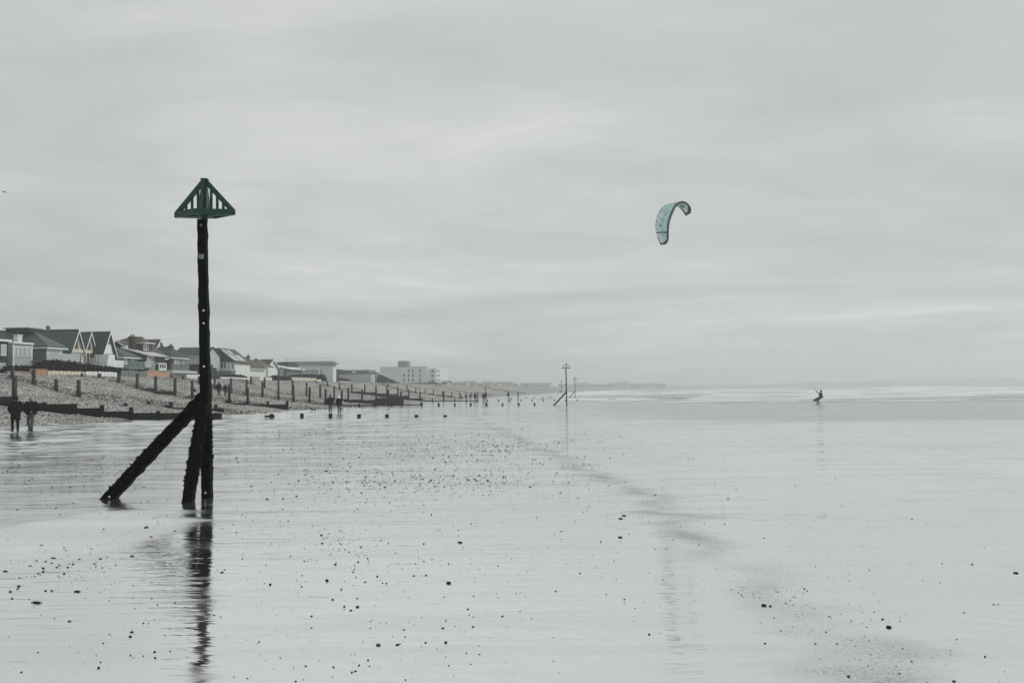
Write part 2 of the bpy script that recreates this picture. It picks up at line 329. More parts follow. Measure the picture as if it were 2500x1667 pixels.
for d in ds:
    for x in xs:
        y = (d - x*F0.x)/F0.y; xx = x + float(curve(y)); y = (d - xx*F0.x)/F0.y
        v.append((xx, y, float(zbank(xx, y)) - (1.0 if x < -68 else 0)))
nx = len(xs); f = [(j*nx+i, (j+1)*nx+i, (j+1)*nx+i+1, j*nx+i+1) for j in range(len(ds)-1) for i in range(nx-1)]
o = obj('shingle_beach', v, f, shingle, smooth=True); tag(o, 'steep bank of grey and buff shingle below the houses', 'shingle', kind='structure')
ls = [-60, 60, 120, 200, 300, 450, 650, 900, 1200, 1600, 2000, 2600, 3000]
v = []
for y in ls:
    for x in (-63, -90, -200, -900): v.append((x+float(curve(y)), y, 3.86 + (0 if x > -100 else 0.3)))
o = obj('ground', v, [(j*4+i, (j+1)*4+i, (j+1)*4+i+1, j*4+i+1) for j in range(len(ls)-1) for i in range(3)], plain('rough_grass', (0.07, 0.085, 0.05), 0.9, 0.4, 0.6))
tag(o, 'level grassy land that the seafront houses stand on', 'ground', kind='structure')
# loose pebbles on the bank: too many to count
def pebble_cloud(name, pts, sizes, mats, parent=None, flat=0.55):
    n = len(pts); base = np.array([(1,0,0),(0,1,0),(-1,0,0),(0,-1,0),(0,0,1),(0,0,-1)], float)
    ang = rng.uniform(0, 6.28, n); ca, sa = np.cos(ang), np.sin(ang)
    sc3 = np.stack([sizes*rng.uniform(0.7, 1.3, n), sizes*rng.uniform(0.5, 1.0, n), sizes*flat*rng.uniform(0.6, 1.3, n)], -1)
    bv = base[None]*sc3[:, None, :]; bv = bv*rng.uniform(0.75, 1.2, bv.shape)
    x = bv[..., 0]*ca[:, None] - bv[..., 1]*sa[:, None]; y = bv[..., 0]*sa[:, None] + bv[..., 1]*ca[:, None]
    vv = np.stack([x, y, bv[..., 2]], -1) + np.asarray(pts)[:, None, :]
    ff = np.array([(0,1,4),(1,2,4),(2,3,4),(3,0,4),(1,0,5),(2,1,5),(3,2,5),(0,3,5)])
    fa = (ff[None] + (np.arange(n)*6)[:, None, None]).reshape(-1, 3)
    me = bpy.data.meshes.new(name); me.vertices.add(n*6); me.vertices.foreach_set('co', vv.reshape(-1))
    me.loops.add(len(fa)*3); me.polygons.add(len(fa)); me.loops.foreach_set('vertex_index', fa.reshape(-1))
    me.polygons.foreach_set('loop_start', np.arange(len(fa))*3); 
    for m in mats: me.materials.append(m)
    me.polygons.foreach_set('material_index', np.repeat(rng.integers(0, len(mats), n), 8)); me.update(calc_edges=True)
    o = bpy.data.objects.new(name, me); C.objects.link(o); o.parent = parent; return o
stone_m = [plain('flint_dark', (0.06, 0.06, 0.056), 0.7, 0.5, 7), plain('flint_grey', (0.30, 0.30, 0.285), 0.7, 0.4, 7), plain('flint_buff', (0.46, 0.43, 0.38), 0.7, 0.35, 7), plain('flint_white', (0.78, 0.77, 0.74), 0.7, 0.25, 7)]
n = 52000
dd = 46 + 150*rng.random(n)**1.5; xx = rng.uniform(-64, -34, n); yy = (dd - xx*F0.x)/F0.y
zz_ = zbank(xx, yy); keep = (zz_ > zs(xx, yy)-0.02) & (np.min(np.abs(dd[:, None]-np.array(GD)[None]), 1) > 0.2)
o = pebble_cloud('shingle_pebbles', np.stack([xx, yy, zz_+0.01], -1)[keep], (0.035+0.065*rng.random(n)**2)[keep], stone_m)
tag(o, 'loose grey flint pebbles covering the shingle bank', 'pebbles', kind='stuff')
# ---- sea
def sea():
    ys_ = np.concatenate([np.linspace(135, 420, 230), np.linspace(425, 900, 90), np.linspace(930, 5000, 24)])
    xs_ = np.concatenate([np.linspace(-30, 420, 180), np.linspace(430, 1200, 40), np.linspace(1300, 4500, 12)])
    Xg, Yg = np.meshgrid(xs_, ys_); dg = Xg*F0.x + Yg*F0.y
    z = np.full_like(Xg, SEA); foam = np.zeros_like(Xg)
    for k, (d0, hgt, wid) in enumerate([(148, .05, 3), (160, .14, 3), (176, .24, 4), (196, .38, 5), (215, .55, 6), (242, .75, 7), (272, .95, 8), (305, 1.15, 9), (350, 1.25, 10), (400, 1.3, 11), (460, 1.2, 13), (540, 1.0, 15), (640, .8, 18), (780, .7, 20)]):
        line = d0 + 7*np.sin(Xg*0.021+k*1.7) + 4*np.sin(Xg*0.067+k*2.9) + 1.5*np.sin(Xg*0.21+k)
        amp = 1.35*hgt*np.clip(0.55 + 0.45*np.sin(Xg*0.013+k*2.3) + 0.35*np.sin(Xg*0.047+k*1.1), 0.05, 1.4)*ss(-35, 5, Xg)
        q = (dg-line)/wid; prof = np.where(q < 0, np.exp(-(q*2.6)**2), np.exp(-(q*1.0)**2)); z += amp*prof
        foam += np.clip(amp/0.5, 0, 1.2)*np.exp(-((q+0.25)*1.25)**2)*0.75
    foam += (0.46-0.28*ss(150, 230, dg))*(1-ss(330, 560, dg))
    o = grid('sea', xs_, ys_, lambda a, b: z, sea_mat())
    at = o.data.attributes.new('foam', 'FLOAT', 'POINT'); at.data.foreach_set('value', np.clip(foam, 0, 1.3).astype(np.float32).reshape(-1))
    tag(o, 'grey sea with lines of white breaking surf', 'sea')
sea()
big = obj('sea_bed', [(-4500,-4000,-1.6),(4500,-4000,-1.6),(4500,5000,-1.6),(-4500,5000,-1.6)], [(0,1,2,3)], plain('dark_sand', (0.10, 0.10, 0.09), 0.7, 0.2, 0.2)); tag(big, 'dark sand bed under the shallow sea', 'sand', kind='structure')
def hills():
    prof = [(1500,941.5),(1750,940),(1880,938),(1995,935),(2003,930),(2010,934),(2150,931.5),(2185,927),(2200,930),(2265,924.5),(2280,921.5),(2300,924),(2420,922.5),(2465,921.5),(2475,924),(2560,926),(2700,930),(2900,936)]
    us = np.linspace(1500, 2900, 160); vt = np.interp(us, [p[0] for p in prof], [p[1] for p in prof]) + rng.normal(0, 0.5, 160)
    v = []; 
    for u, t in zip(us, vt):
        for dd, k in ((3800, 0), (4000, 1), (4300, 0.9)):
            p = atD(u, t, dd if k != 0.9 else 4000) if k else atD(u, t, 3800)
            q = atD(u, t, 4000); fl = F0*(dd-4000)
            v.append((q.x+fl.x, q.y+fl.y, SEA-0.5 if k == 0 else SEA + (q.z-SEA)*k))
    f = [(i*3+j, (i+1)*3+j, (i+1)*3+j+1, i*3+j+1) for i in range(159) for j in range(2)]
    o = obj('hills', v, f, plain('far_woodland', (0.05, 0.065, 0.05), 0.9, 0.3, 0.02)); tag(o, 'low wooded headland beyond the surf', 'headland', kind='structure')
hills()
# ------------------------------------------------------------------ navigation marker posts
def rough_beam(p, q, w, t, mat, name, parent, nseg=40, jit=0.012, taper=1.0, side=None, smooth=False):
    p, q = Vector(p), Vector(q); d = (q-p); Ln = d.length; d.normalize()
    a = (side or (d.cross(Vector((0,1,0))) if abs(d.y) < 0.9 else Vector((1,0,0)))).normalized(); b = d.cross(a).normalized()
    v = []; f = []
    for i in range(nseg+1):
        s = i/nseg; c = p + d*Ln*s; k = 1+(taper-1)*s
        for sa, sb in ((-1,-1),(-0.4,-1.04),(0.4,-1.04),(1,-1),(1.03,-0.4),(1.03,0.4),(1,1),(0.4,1.04),(-0.4,1.04),(-1,1),(-1.03,0.4),(-1.03,-0.4)):
            v.append(c + a*(sa*w/2*k + random.gauss(0, jit*0.45)) + b*(sb*t/2*k + random.gauss(0, jit*0.45)))
        if i:
            n0 = (i-1)*12; n1 = i*12
            f += [(n0+j, n0+(j+1) % 12, n1+(j+1) % 12, n1+j) for j in range(12)]
    f.append(tuple(range(11, -1, -1))); f.append(tuple(nseg*12+j for j in range(12)))
    return obj(name, v, f, mat, parent, world=False, smooth=smooth)
def weed_on(p, q, r, n, s0, s1, parent, size=0.035):
    p, q = Vector(p), Vector(q); v = []; f = []
    for i in range(n):
        s = random.uniform(s0, s1); dens = math.sin(math.pi*(s-s0)/(s1-s0))
        if random.random() > 0.35+0.65*dens: continue
        th = random.uniform(0, 2*math.pi); c = p.lerp(q, s) + Vector((math.cos(th)*r, math.sin(th)*r, 0))
        k = size*random.uniform(0.4, 1.3); m = len(v)
        pts = [c + Vector((random.gauss(0, 1), random.gauss(0, 1), random.gauss(-0.3, 0.9)))*k for _ in range(5)]
        v += pts; f += [(m, m+1, m+2), (m, m+2, m+3), (m+1, m+3, m+2), (m, m+3, m+4), (m+2, m+3, m+4), (m, m+1, m+3)]
    o = obj('seaweed', v, f, weed, parent, world=False); o['kind'] = 'stuff'; return o
def disc(name, c, r, mat, parent, nrm=(0,-1,0), th=0.02):
    mb = MB(); c = Vector(c); mb.tube([c, c+Vector(nrm)*th], [r, r*0.92], 14); return mb.build(name, mat, parent, world=False)
bolt_m = plain('pale_bolt_cap', (0.80, 0.81, 0.80), 0.4, 0.05, 4)
plate_m = plain('weathered_plate', (0.20, 0.21, 0.205), 0.5, 0.3, 20)
def topmark(root, z0, zt, wx, wy, slats, w=0.075):
    """Two crossed triangular frames on a diamond base frame, on a short mast."""
    tm = MB(); tm.box(-0.045, 0.045, -0.045, 0.045, z0-0.10, zt); t = tm.build('topmark_mast', green_paint, root, world=False)
    for nm, ax, hw in (('topmark_frame', Vector((1, -0.12, 0)), wx), ('topmark_frame', Vector((-0.10, -1, 0)).normalized(), wy)):
        ax = ax.normalized(); nrm = Vector((ax.y, -ax.x, 0)); fr = MB(); ap = 0.055
        for s in (-1, 1):
            a = ax*(s*hw) + Vector((0,0,z0+0.05)); b = ax*(s*ap) + Vector((0,0,zt)); d = (b-a).normalized(); n2 = d.cross(nrm).normalized()*(w*1.15)
            if n2.z > 0: n2 = -n2
            th = nrm*0.02; fr.add([a-th, a+th, b+th, b-th, a+n2-th, a+n2+th, b+n2+th, b+n2-th], BOXF)
        fo = fr.build(nm, green_paint, root, world=False)
        if slats and hw == wx:
            for s in (-1, 1):
                for k in (0.20, 0.40, 0.60):
                    x = s*hw*(0.02+k); top = z0+0.03 + (zt-z0)*(1-(abs(x)-ap)/(hw-ap)) - 0.06
                    sl = MB(); c = ax*x; th = nrm*0.012; e = ax*0.022
                    sl.add([c-e-th+Vector((0,0,z0)), c+e-th+Vector((0,0,z0)), c+e+th+Vector((0,0,z0)), c-e+th+Vector((0,0,z0)), c-e-th+Vector((0,0,top)), c+e-th+Vector((0,0,top)), c+e+th+Vector((0,0,top)), c-e+th+Vector((0,0,top))], BOXF)
                    sl.build('slat', green_paint, fo, world=False)
    A = Vector((1, -0.12, 0)).normalized()*wx; B = Vector((-0.48, -1, 0)).normalized()*wy*1.05
    for p, q in ((-A, B), (B, A), (A, -B), (-B, -A)):
        mb = MB(); up = Vector((0,0,z0+0.005)); mb.beam(p+up, q+up, 0.03, 0.10); mb.build('base_board', green_paint, root, world=False)
    cr = MB(); up = Vector((0, 0, z0-0.035)); cr.beam(-A*0.9+up, A*0.9+up, 0.06, 0.02); cr.beam(-B*0.9+up, B*0.9+up, 0.06, 0.02); cr.build('base_brace', green_paint, root, world=False)
    cp = MB(); cp.box(-0.06, 0.06, -0.06, 0.06, zt, zt+0.02); cp.build('topmark_cap', green_paint, root, world=False)
def marker(base, label, near=False, brace=True, grp='groyne end beacons'):
    r = empty('beacon_post', base, label, 'beacon', grp, YAW)
    rough_beam((0.02,0,-0.6), (-0.045,0,4.92), 0.160, 0.160, backlit_timber, 'post', r, 60 if near else 6, 0.009 if near else 0.0, 0.88)
    if brace:
        rough_beam((-1.86,0,-0.12), (-0.02,0,1.78), 0.195, 0.18, backlit_timber, 'brace', r, 34 if near else 4, 0.016 if near else 0.0, 1.0)
    if near:
        rough_beam((-0.13,-0.62,-0.15), (0.0,-0.06,1.72), 0.165, 0.165, backlit_timber, 'brace', r, 30, 0.014)
        mb = MB(); mb.box(-0.17, -0.05, -0.10, 0.10, 1.42, 1.80); mb.build('joint_block', backlit_timber, r, world=False)
        weed_on((0.01,0,0.3), (0,0,1.5), 0.086, 1100, 0, 1, r, .018); weed_on((-1.60,0,0.18), (-0.45,0,1.35), 0.105, 1900, 0, 1, r, .024); weed_on((-0.11,-0.50,0.25), (-0.02,-0.14,1.45), 0.090, 1700, 0, 1, r, .022)
        for z, x in ((3.285, 0.0), (3.06, 0.0), (2.30, 0.0), (0.10, 0.01)): disc('bolt_cap', (x, -0.088, z), 0.0165, bolt_m, r)
        disc('bolt_cap', (-1.655, -0.105, 0.075), 0.0165, bolt_m, r)
        mb = MB(); mb.box(-0.075, 0.005, -0.115, -0.08, 4.20, 4.285); mb.build('bracket', plate_m, r, world=False)  # small square metal bracket on the post face
        disc('washer', (-0.035, -0.09, 4.80), 0.02, plate_m, r)
    topmark(r, 5.02, 5.63, 0.56, 0.24, near, 0.075 if near else 0.05)
    return r
b1 = gpt(504.5, 1215); mk = marker((b1.x, b1.y, b1.z), 'black timber post with slatted green triangle topmark and weedy braces', True); mk.rotation_euler = (0, -0.0158, YAW)
for u, d, lab, br in ((1383, 121.4, 'black braced timber post standing at the end of the long line of stubs', True), (1404, 246, 'thin hazy braced post just behind the dark braced beacon', True), (1371, 345, 'faint hazy post beacon with long brace, farther out along the surf line', True), (1286, 540, 'tiny faint beacon on the far shingle beyond the walkers', True)):
    p = atD(u, 950, d); marker((p.x, p.y, float(zs(p.x, p.y)) if d < 500 else 0.2), lab, False, br)
# ------------------------------------------------------------------ timber groynes
def groyne(label, d, posts, bays, pw=0.26, rails=()):
    um = posts[len(posts)//2][0]; c = atD(um, 950, d); r = empty('timber_groyne', (c.x, c.y, ground(c.x, c.y)), label, 'groyne', 'timber groynes on the beach', YAW)
    inv = wpos(r).inverted()
    def loc(u, v): return inv @ atD(u, v, d)
    def zg(u):
        p = atD(u, 960, d); q = p - F0*0.4; return ground(q.x, q.y) - r.location.z
    for u, vt in posts:
        a = loc(u, vt); b = zg(u) - 0.7; k = pw/2*random.uniform(0.9, 1.1); lean = random.uniform(-0.02, 0.02); yy = random.uniform(-0.02, 0.02)
        h = a.z; b = min(b, h-0.5)
        v = boxv(-k, k, -k, k, 0, 1); vv = []
        for (x, y, z) in v: vv.append((a.x + x*(1 if z == 0 else 0.93) + lean*(h-b)*z, yy + y, b + (h-b)*z + (random.uniform(-0.02, 0.02) if z else 0)))
        obj('post', vv, BOXF, timber, r, world=False)
    for u0, u1, vt, vb in bays:
        a, b = loc(u0, vt), loc(u1, vt); zt = (a.z+b.z)/2; zb = min((loc(u0, vb).z + loc(u1, vb).z)/2, zt-0.1)
        lo = min(zb, zg((u0+u1)/2)) - 0.15; z = zt
        while z > lo:
            hh = random.uniform(0.19, 0.25); jz = random.uniform(-0.012, 0.012); y0 = -0.03 + random.uniform(0, 0.008)
            obj('plank', boxv(a.x-0.05, b.x+0.05, y0, y0+0.075, z-hh+0.006, z+jz*0.2), BOXF, timber, r, world=False); z -= hh
    for u0, u1, vt in rails:
        a, b = loc(u0, vt), loc(u1, vt); obj('rail', boxv(a.x, b.x, -pw/2-0.14, -pw/2-0.002, (a.z+b.z)/2-0.16, (a.z+b.z)/2), BOXF, timber, r, world=False)
    return r
def stubs(u0, u1, step, v): return [(u0+i*step, v) for i in range(int(round((u1-u0)/step))+1)]
groyne('low dark plank groyne behind the couple, running out to a row of sunken stubs', 68.5,
       [(-34,910),(36,919),(109,981),(183,985),(249,989),(320,994),(386,1003),(457,1007),(527,1010),(663,1010),(737,1009),(807,1009),(876,1010.5),(945,1011.5),(1017,1012.5),(1087,1013)],
       [(-34,36,968,990),(36,109,984,1000),(109,183,986,1006),(183,249,996,1009),(249,320,1004,1012),(320,386,1007.5,1014),(386,457,1008,1014),(457,540,1008.5,1015)], rails=((95,190,991),(316,328,1003),(648,672,1013.5)))
groyne('mostly buried groyne with short posts showing through the shingle behind the couple', 87,
       [(30,893),(83,901),(138,926),(193,927),(362,980),(417,981),(472,985),(527,987)], [(283,305,981,985),(325,362,988.5,993),(362,417,990,996),(417,472,995,1000),(472,545,997.5,1003)], 0.27)
groyne('groyne of tall grey posts ending in low dark boards below the walking pair', 104,
       [(200,911),(243,912),(290,912),(335,912),(380,918),(427,922),(470,929),(515,934),(560,938),(605,946),(654,979),(701,979)],
       [(335,380,948,955),(380,427,955,973),(427,470,972,983),(470,515,979,986),(515,560,981,990),(560,605,984,993),(605,654,986.5,997),(654,703,987,998)], rails=((552,568,977),(597,612,981)))
groyne('long groyne of tall posts with low stubs reaching to the dark braced beacon', 124,
       [(447,917),(486,918),(524.6,918),(563.5,923),(602,927),(641,932),(680,927),(717,939),(755.5,945),(795,950),(834,953),(876.5,985),(915,985),(955.5,984),(1029.5,982)] + stubs(1071, 1305, 39, 983.5),
       [(447,486,941,947),(486,524.6,948,953),(524.6,563.5,955,962),(563.5,602,963,974),(602,641,976.5,981),(641,680,981,986),(680,717,983,988),(717,755.5,984,989),(755.5,795,985,990),(795,834,986,991)], rails=((834,1029.5,987.3),))
groyne('solid boarded groyne with evenly stepped posts behind the white hatted walker', 142,
       [(613,919),(646.5,921),(680,930),(714.7,929),(748,934),(782,939),(816,942),(850,946),(883.5,950),(918,951),(949,952),(979,955)],
       [(613,646.5,950,958),(646.5,680,957,970),(680,714.7,962,976),(714.7,748,971,981),(748,782,971.5,983),(782,816,973,984),(816,850,974,985),(850,883.5,975,986),(883.5,918,976,987),(918,949,971,986),(949,985,971,985)])
groyne('hazy boarded groyne whose stubs cross in front of the distant walkers', 178,
       [(771,929),(800,932),(829,934),(858.6,938),(890.5,938),(918,941),(944.7,941),(972,947),(998,951),(1025,954),(1056,973),(1083,955),(1110,973),(1138,974),(1165,974.5)] + stubs(1190, 1408, 27.25, 975),
       [(771,800,957,963),(800,829,958,966),(829,858.6,957,968),(858.6,890.5,955,970),(890.5,918,957,972),(918,944.7,960,974),(944.7,972,962,976),(972,998,966,978),(998,1032,972,980)], rails=((1032,1168,977.5),))
groyne('pale hazy groyne of thin posts below the low bushes', 228,
       [(844,934),(866,936),(887,935),(908,935),(928,937),(949,938),(970,941),(994,941),(1015,946),(1037.6,949),(1058.7,951),(1080.6,955),(1102.7,957),(1126,964)] + stubs(1284, 1344, 20, 969),
       [(844,866,944,950),(866,887,945,952),(887,908,946,955),(908,928,948,957),(928,949,950,959),(949,970,952,961),(970,994,954,963),(994,1015,956,965),(1015,1037.6,959,967),(1037.6,1058.7,961,969),(1058.7,1080.6,964,971),(1080.6,1104,966,973),(1104,1128,970,975)], rails=((1128,1360,973.4),))
groyne('faint low groyne behind the distant walkers', 300, [(1070,950),(1087,951),(1103,951),(1119,953),(1135,955),(1151,957),(1167,958),(1183,960),(1200,963),(1294,968),(1310,968),(1326,968)],
       [(1070,1103,962,966),(1103,1135,963,968),(1135,1167,964,969),(1167,1200,966,971)], 0.3, rails=((1200,1340,970.3),))
groyne('faintest pale groyne block at the back of the bay', 400, [(1197,955),(1211,955),(1224,956),(1238,956)], [(1197,1211,958,966),(1211,1224,958,966.5),(1224,1240,958,967)], 0.3)
# ------------------------------------------------------------------ houses along the shingle crest
GZ = 3.7                                             # garden level
def yx(u, X, v=880): return atX(u, v, X).y           # y on the plane X where the photo column u meets it
def xy(u, Y, v=880): return atY(u, v, Y).x
def zx(u, v, X): return atX(u, v, X).z
def zy(u, v, Y): return atY(u, v, Y).z
def house(name, label, x, y, cat='house', group='seafront houses'): return empty(name, (x, y, GZ), label, cat, group)
def roof_slab(name, quad, mat, parent, th=0.16):
    q = [Vector(p) for p in quad]; n = (q[1]-q[0]).cross(q[-1]-q[0]).normalized()
    if n.z < 0: n = -n
    k = len(q); v = q + [p - n*th for p in q]
    f = [tuple(range(k)), tuple(range(2*k-1, k-1, -1))] + [(i, k+i, k+(i+1) % k, (i+1) % k) for i in range(k)]
    return obj(name, v, f, mat, parent)
def poly_wall(name, pts, n, th, mat, parent):        # flat polygon with thickness along n
    p = [Vector(a) for a in pts]; n = Vector(n)*th; k = len(p)
    return obj(name, p + [a+n for a in p], [tuple(range(k))[::-1], tuple(range(k, 2*k))] + [(i, (i+1) % k, k+(i+1) % k, k+i) for i in range(k)], mat, parent)
def gable_x(h, x0, x1, y0, y1, ze, zr, rmat, wmat, barge=None, ov=0.35, oy=0.3):
    ym = (y0+y1)/2; sl = (zr-ze)/(ym-y0); dz = sl*oy; a, b = x0-ov, x1+ov; e = 0.10
    roof_slab('roof', [(a, y0-oy, ze-dz+e), (b, y0-oy, ze-dz+e), (b, ym, zr+e), (a, ym, zr+e)], rmat, h)
    roof_slab('roof', [(a, y1+oy, ze-dz+e), (b, y1+oy, ze-dz+e), (b, ym, zr+e), (a, ym, zr+e)], rmat, h)
    for xg, nn in ((x1-0.2, 1), (x0, 1)): poly_wall('gable', [(xg, y0, ze), (xg, y1, ze), (xg, ym, zr-0.12)], (1, 0, 0), 0.2, wmat, h)
    if barge:
        for ya in (y0-oy, y1+oy):
            mb = MB(); mb.beam((b+0.06, ya, ze-dz), (b+0.06, ym, zr), 0.06, 0.34, (1,0,0)); s = MB(); p, q = Vector((b+0.03, ya, ze-dz+e)), Vector((b+0.03, ym, zr+e))
            s.add([p, q, q-Vector((0,0,.42)), p-Vector((0,0,.36)), p+Vector((.07,0,0)), q+Vector((.07,0,0)), q+Vector((.07,0,-.42)), p+Vector((.07,0,-.36))], BOXF); s.build('bargeboard', barge, h)
def hip(h, x0, x1, y0, y1, ze, zr, xr0, xr1, rmat, ov=0.5, fascia=white):
    a, b, c, d = x0-ov, x1+ov, y0-ov, y1+ov; ym = (c+d)/2; R0_, R1_ = (xr0, ym, zr), (xr1, ym, zr)
    A, B, Cc, D = (a, c, ze), (b, c, ze), (b, d, ze), (a, d, ze)
    roof_slab('roof', [A, B, R1_, R0_], rmat, h); roof_slab('roof', [B, Cc, R1_], rmat, h); roof_slab('roof', [Cc, D, R0_, R1_], rmat, h); roof_slab('roof', [D, A, R0_], rmat, h)
    if fascia: box('fascia', a, b+0.03, c-0.03, d+0.03, ze-0.38, ze-0.17, fascia, h)
def wfront(h, X, u0, u1, v0, v1, frame=white, pane=glass_dark, nx=1):
    y0, y1 = yx(u0, X), yx(u1, X); zt, zb = zx(u0, v0, X), zx(u0, v1, X)
    w_ = box('window', X, X+0.08, y0, y1, zb, zt, frame, h); k = (y1-y0)/nx; e = min(0.12, k*0.18)
    for i in range(nx): box('pane', X+0.083, X+0.10, y0+k*i+e, y0+k*(i+1)-e, zb+0.12, zt-0.12, pane, w_)
    return w_
def wside(h, Y, u0, u1, v0, v1, frame=white, pane=glass_dark, nx=1):
    x0, x1 = xy(u0, Y), xy(u1, Y); zt, zb = zy(u0, v0, Y), zy(u0, v1, Y)
    w_ = box('window', x0, x1, Y-0.08, Y, zb, zt, frame, h); k = (x1-x0)/nx; e = min(0.12, k*0.15)
    for i in range(nx): box('pane', x0+k*i+e, x0+k*(i+1)-e, Y-0.10, Y-0.083, zb+0.1, zt-0.1, pane, w_)
    return w_
def glass_balcony(h, X, u0, u1, v0, v1, mat=glass_rail, step=1.6):
    y0, y1 = yx(u0, X), yx(u1, X); zt, zb = zx((u0+u1)/2, v0, X), zx((u0+u1)/2, v1, X); n = max(1, int((y1-y0)/step)); k = (y1-y0)/n
    for i in range(n): box('balcony_panel', X-0.02, X+0.02, y0+k*i+0.03, y0+k*(i+1)-0.03, zb, zt, mat, h)
    box('balcony_deck', X-3, X+0.1, y0, y1, zb-0.25, zb-0.01, midgrey, h)
def chimney(h, u0, u1, v0, v1, Y, mat=brick_red, pots=2):
    x0, x1 = xy(u0, Y), xy(u1, Y); zt, zb = zy(u0, v0, Y), zy(u0, v1, Y)
    c = box('chimney', x0, x1, Y, Y+1.0, zb, zt, mat, h); box('chimney_cap', x0-0.08, x1+0.08, Y-0.08, Y+1.08, zt+0.002, zt+0.15, mat, c)
    for i in range(pots): mb = MB(); px = x0+(x1-x0)*(i+0.5)/pots; mb.tube([(px, Y+0.5, zt+0.152), (px, Y+0.5, zt+0.6)], [0.14, 0.11], 8); mb.build('chimney_pot', tile_red, c)
# 1 left edge house
X = -86; y0, y1 = yx(-70, X), yx(20, X); zt = zx(10, 834, X)
h = house('house', 'dark flat fronted house at the end of the row with white fascia', X-4, (y0+y1)/2)
box('wall', X-9, X, y0, y1, GZ-0.3, zt, darkgrey, h); box('fascia', X-9.3, X+0.35, y0-0.3, y1+0.3, zt+0.002, zt+0.33, white, h)
wfront(h, X, 1, 14, 840, 868, white, palegrey); wfront(h, X, -30, -12, 842, 866); glass_balcony(h, X+2.6, -20, 14, 885, 896, glass_rail)
X = -101; ya, yb = yx(-60, X), yx(24, X); ym = (ya+yb)/2; ze = zx(0, 832, X)
h = house('house', 'taller slate roofed house standing behind the dark flat fronted one', X-5, ym)
box('wall', X-12, X, ya, yb, GZ-0.3, ze-0.2, midgrey, h); hip(h, X-12, X, ya, yb, ze, zx(4, 791, X-4), X-9, X-4, slate_mottled, 0.5); wfront(h, X, -20, -5, 836, 850)
# 2 grey house: projecting window box plus hipped slate roof
X = -87.5; y0, y1 = yx(30, X), yx(76, X); zt = zx(30, 838, X)
h = house('house', 'grey boarded house with hipped mottled slate roof and projecting window box', X-6, y1)
box('wall', X-4, X, y0, y1, GZ-0.3, zt, board_pale, h); box('fascia', X-4.2, X+0.3, y0-0.2, y1+0.2, zt+0.002, zt+0.25, white, h)
wfront(h, X, 34, 53, 845, 869, white, glass_pale, 2); wfront(h, X, 54, 74, 845, 869, white, glass_pale, 2)
for u in (31, 76): box('corner_trim', X, X+0.12, yx(u, X)-0.12, yx(u, X)+0.12, GZ, zt, white, h)
X = -88; Y0 = yx(113, X); Y1 = yx(152, X); ze = zx(113, 845, X); ym = (Y0+Y1)/2
box('wall', X-24, X, Y0, Y1, GZ-0.3, ze, board_grey, h); box('front_wall', X+0.002, X+0.06, Y0, Y1, GZ-0.3, ze-0.4, white, h)
hip(h, X-24, X, Y0, Y1, ze, zy(82, 808, ym), xy(20, ym), xy(82, ym), slate_mottled, 0.6)
box('dormer', xy(28, ym), xy(84, ym), ym-1.5, ym+1.5, zy(50, 812, ym), zy(50, 804, ym), darkgrey, h); box('dormer_roof', xy(25, ym), xy(87, ym), ym-1.9, ym+1.9, zy(50, 804, ym)+0.002, zy(50, 801.5, ym), metal_grey, h)
chimney(h, 32, 43, 819, 836, Y0-1.2, white, 1)
for a, b in ((121,128),(129,134),(136,142)): wfront(h, X+0.06, a, b, 851, 884, white, glass_pale)
glass_balcony(h, X+3.0, 113, 168, 864, 880)
# 3 twin gabled cream house
X = -90; ya, yb, yc, yd = yx(172, X), yx(201.5, X), yx(204, X), yx(231, X); ze = zx(172, 854, X)
h = house('house', 'cream house with two steep white edged gables over blue grey slates', X-4, yb)
box('wall', X-14, X, ya, yd, GZ-0.3, ze, cream, h)
gable_x(h, X-14, X, ya, yb, ze, zx(187, 807, X), slate, cream, white); gable_x(h, X-14, X, yc, yd, ze, zx(217, 811.5, X), slate, cream, white)
for a, b, apex in ((ya, yb, 815), (yc, yd, 819)):
    m_ = (a+b)/2; zt = zx(200, apex+4, X); wl = poly_wall('gable_window', [(X+0.004, a+0.9, ze+0.1), (X+0.004, b-1.3, ze+0.1), (X+0.004, m_+0.15, zt-0.9), (X+0.004, m_-0.05, zt-0.6)], (1,0,0), 0.06, glass_dark, h)
for a, b in ((179,184),(185,190)): wfront(h, X, a, b, 862, 888, white, glass_pale)
for a, b in ((192,198),(203,209),(210,217)): wfront(h, X, a, b, 862, 888, white, glass_dark)
box('beam', X+0.002, X+0.25, ya, yd, zx(190, 861, X), zx(190, 852.5, X), cream, h); glass_balcony(h, X+3.5, 150, 196, 864, 882)
mb = MB(); yr = (ya+yb)/2; zr = zx(187, 807, X); mb.box(X-14.3, X+0.2, yr-0.12, yr+0.12, zr+0.02, zr+0.25); mb.build('ridge_tile', tile_red, h)
mb = MB(); px = xy(116, yr); mb.tube([(px, yr, zr), (px, yr, zr+0.9)], [0.3, 0.35], 10); mb.build('chimney_pot', midgrey, h)
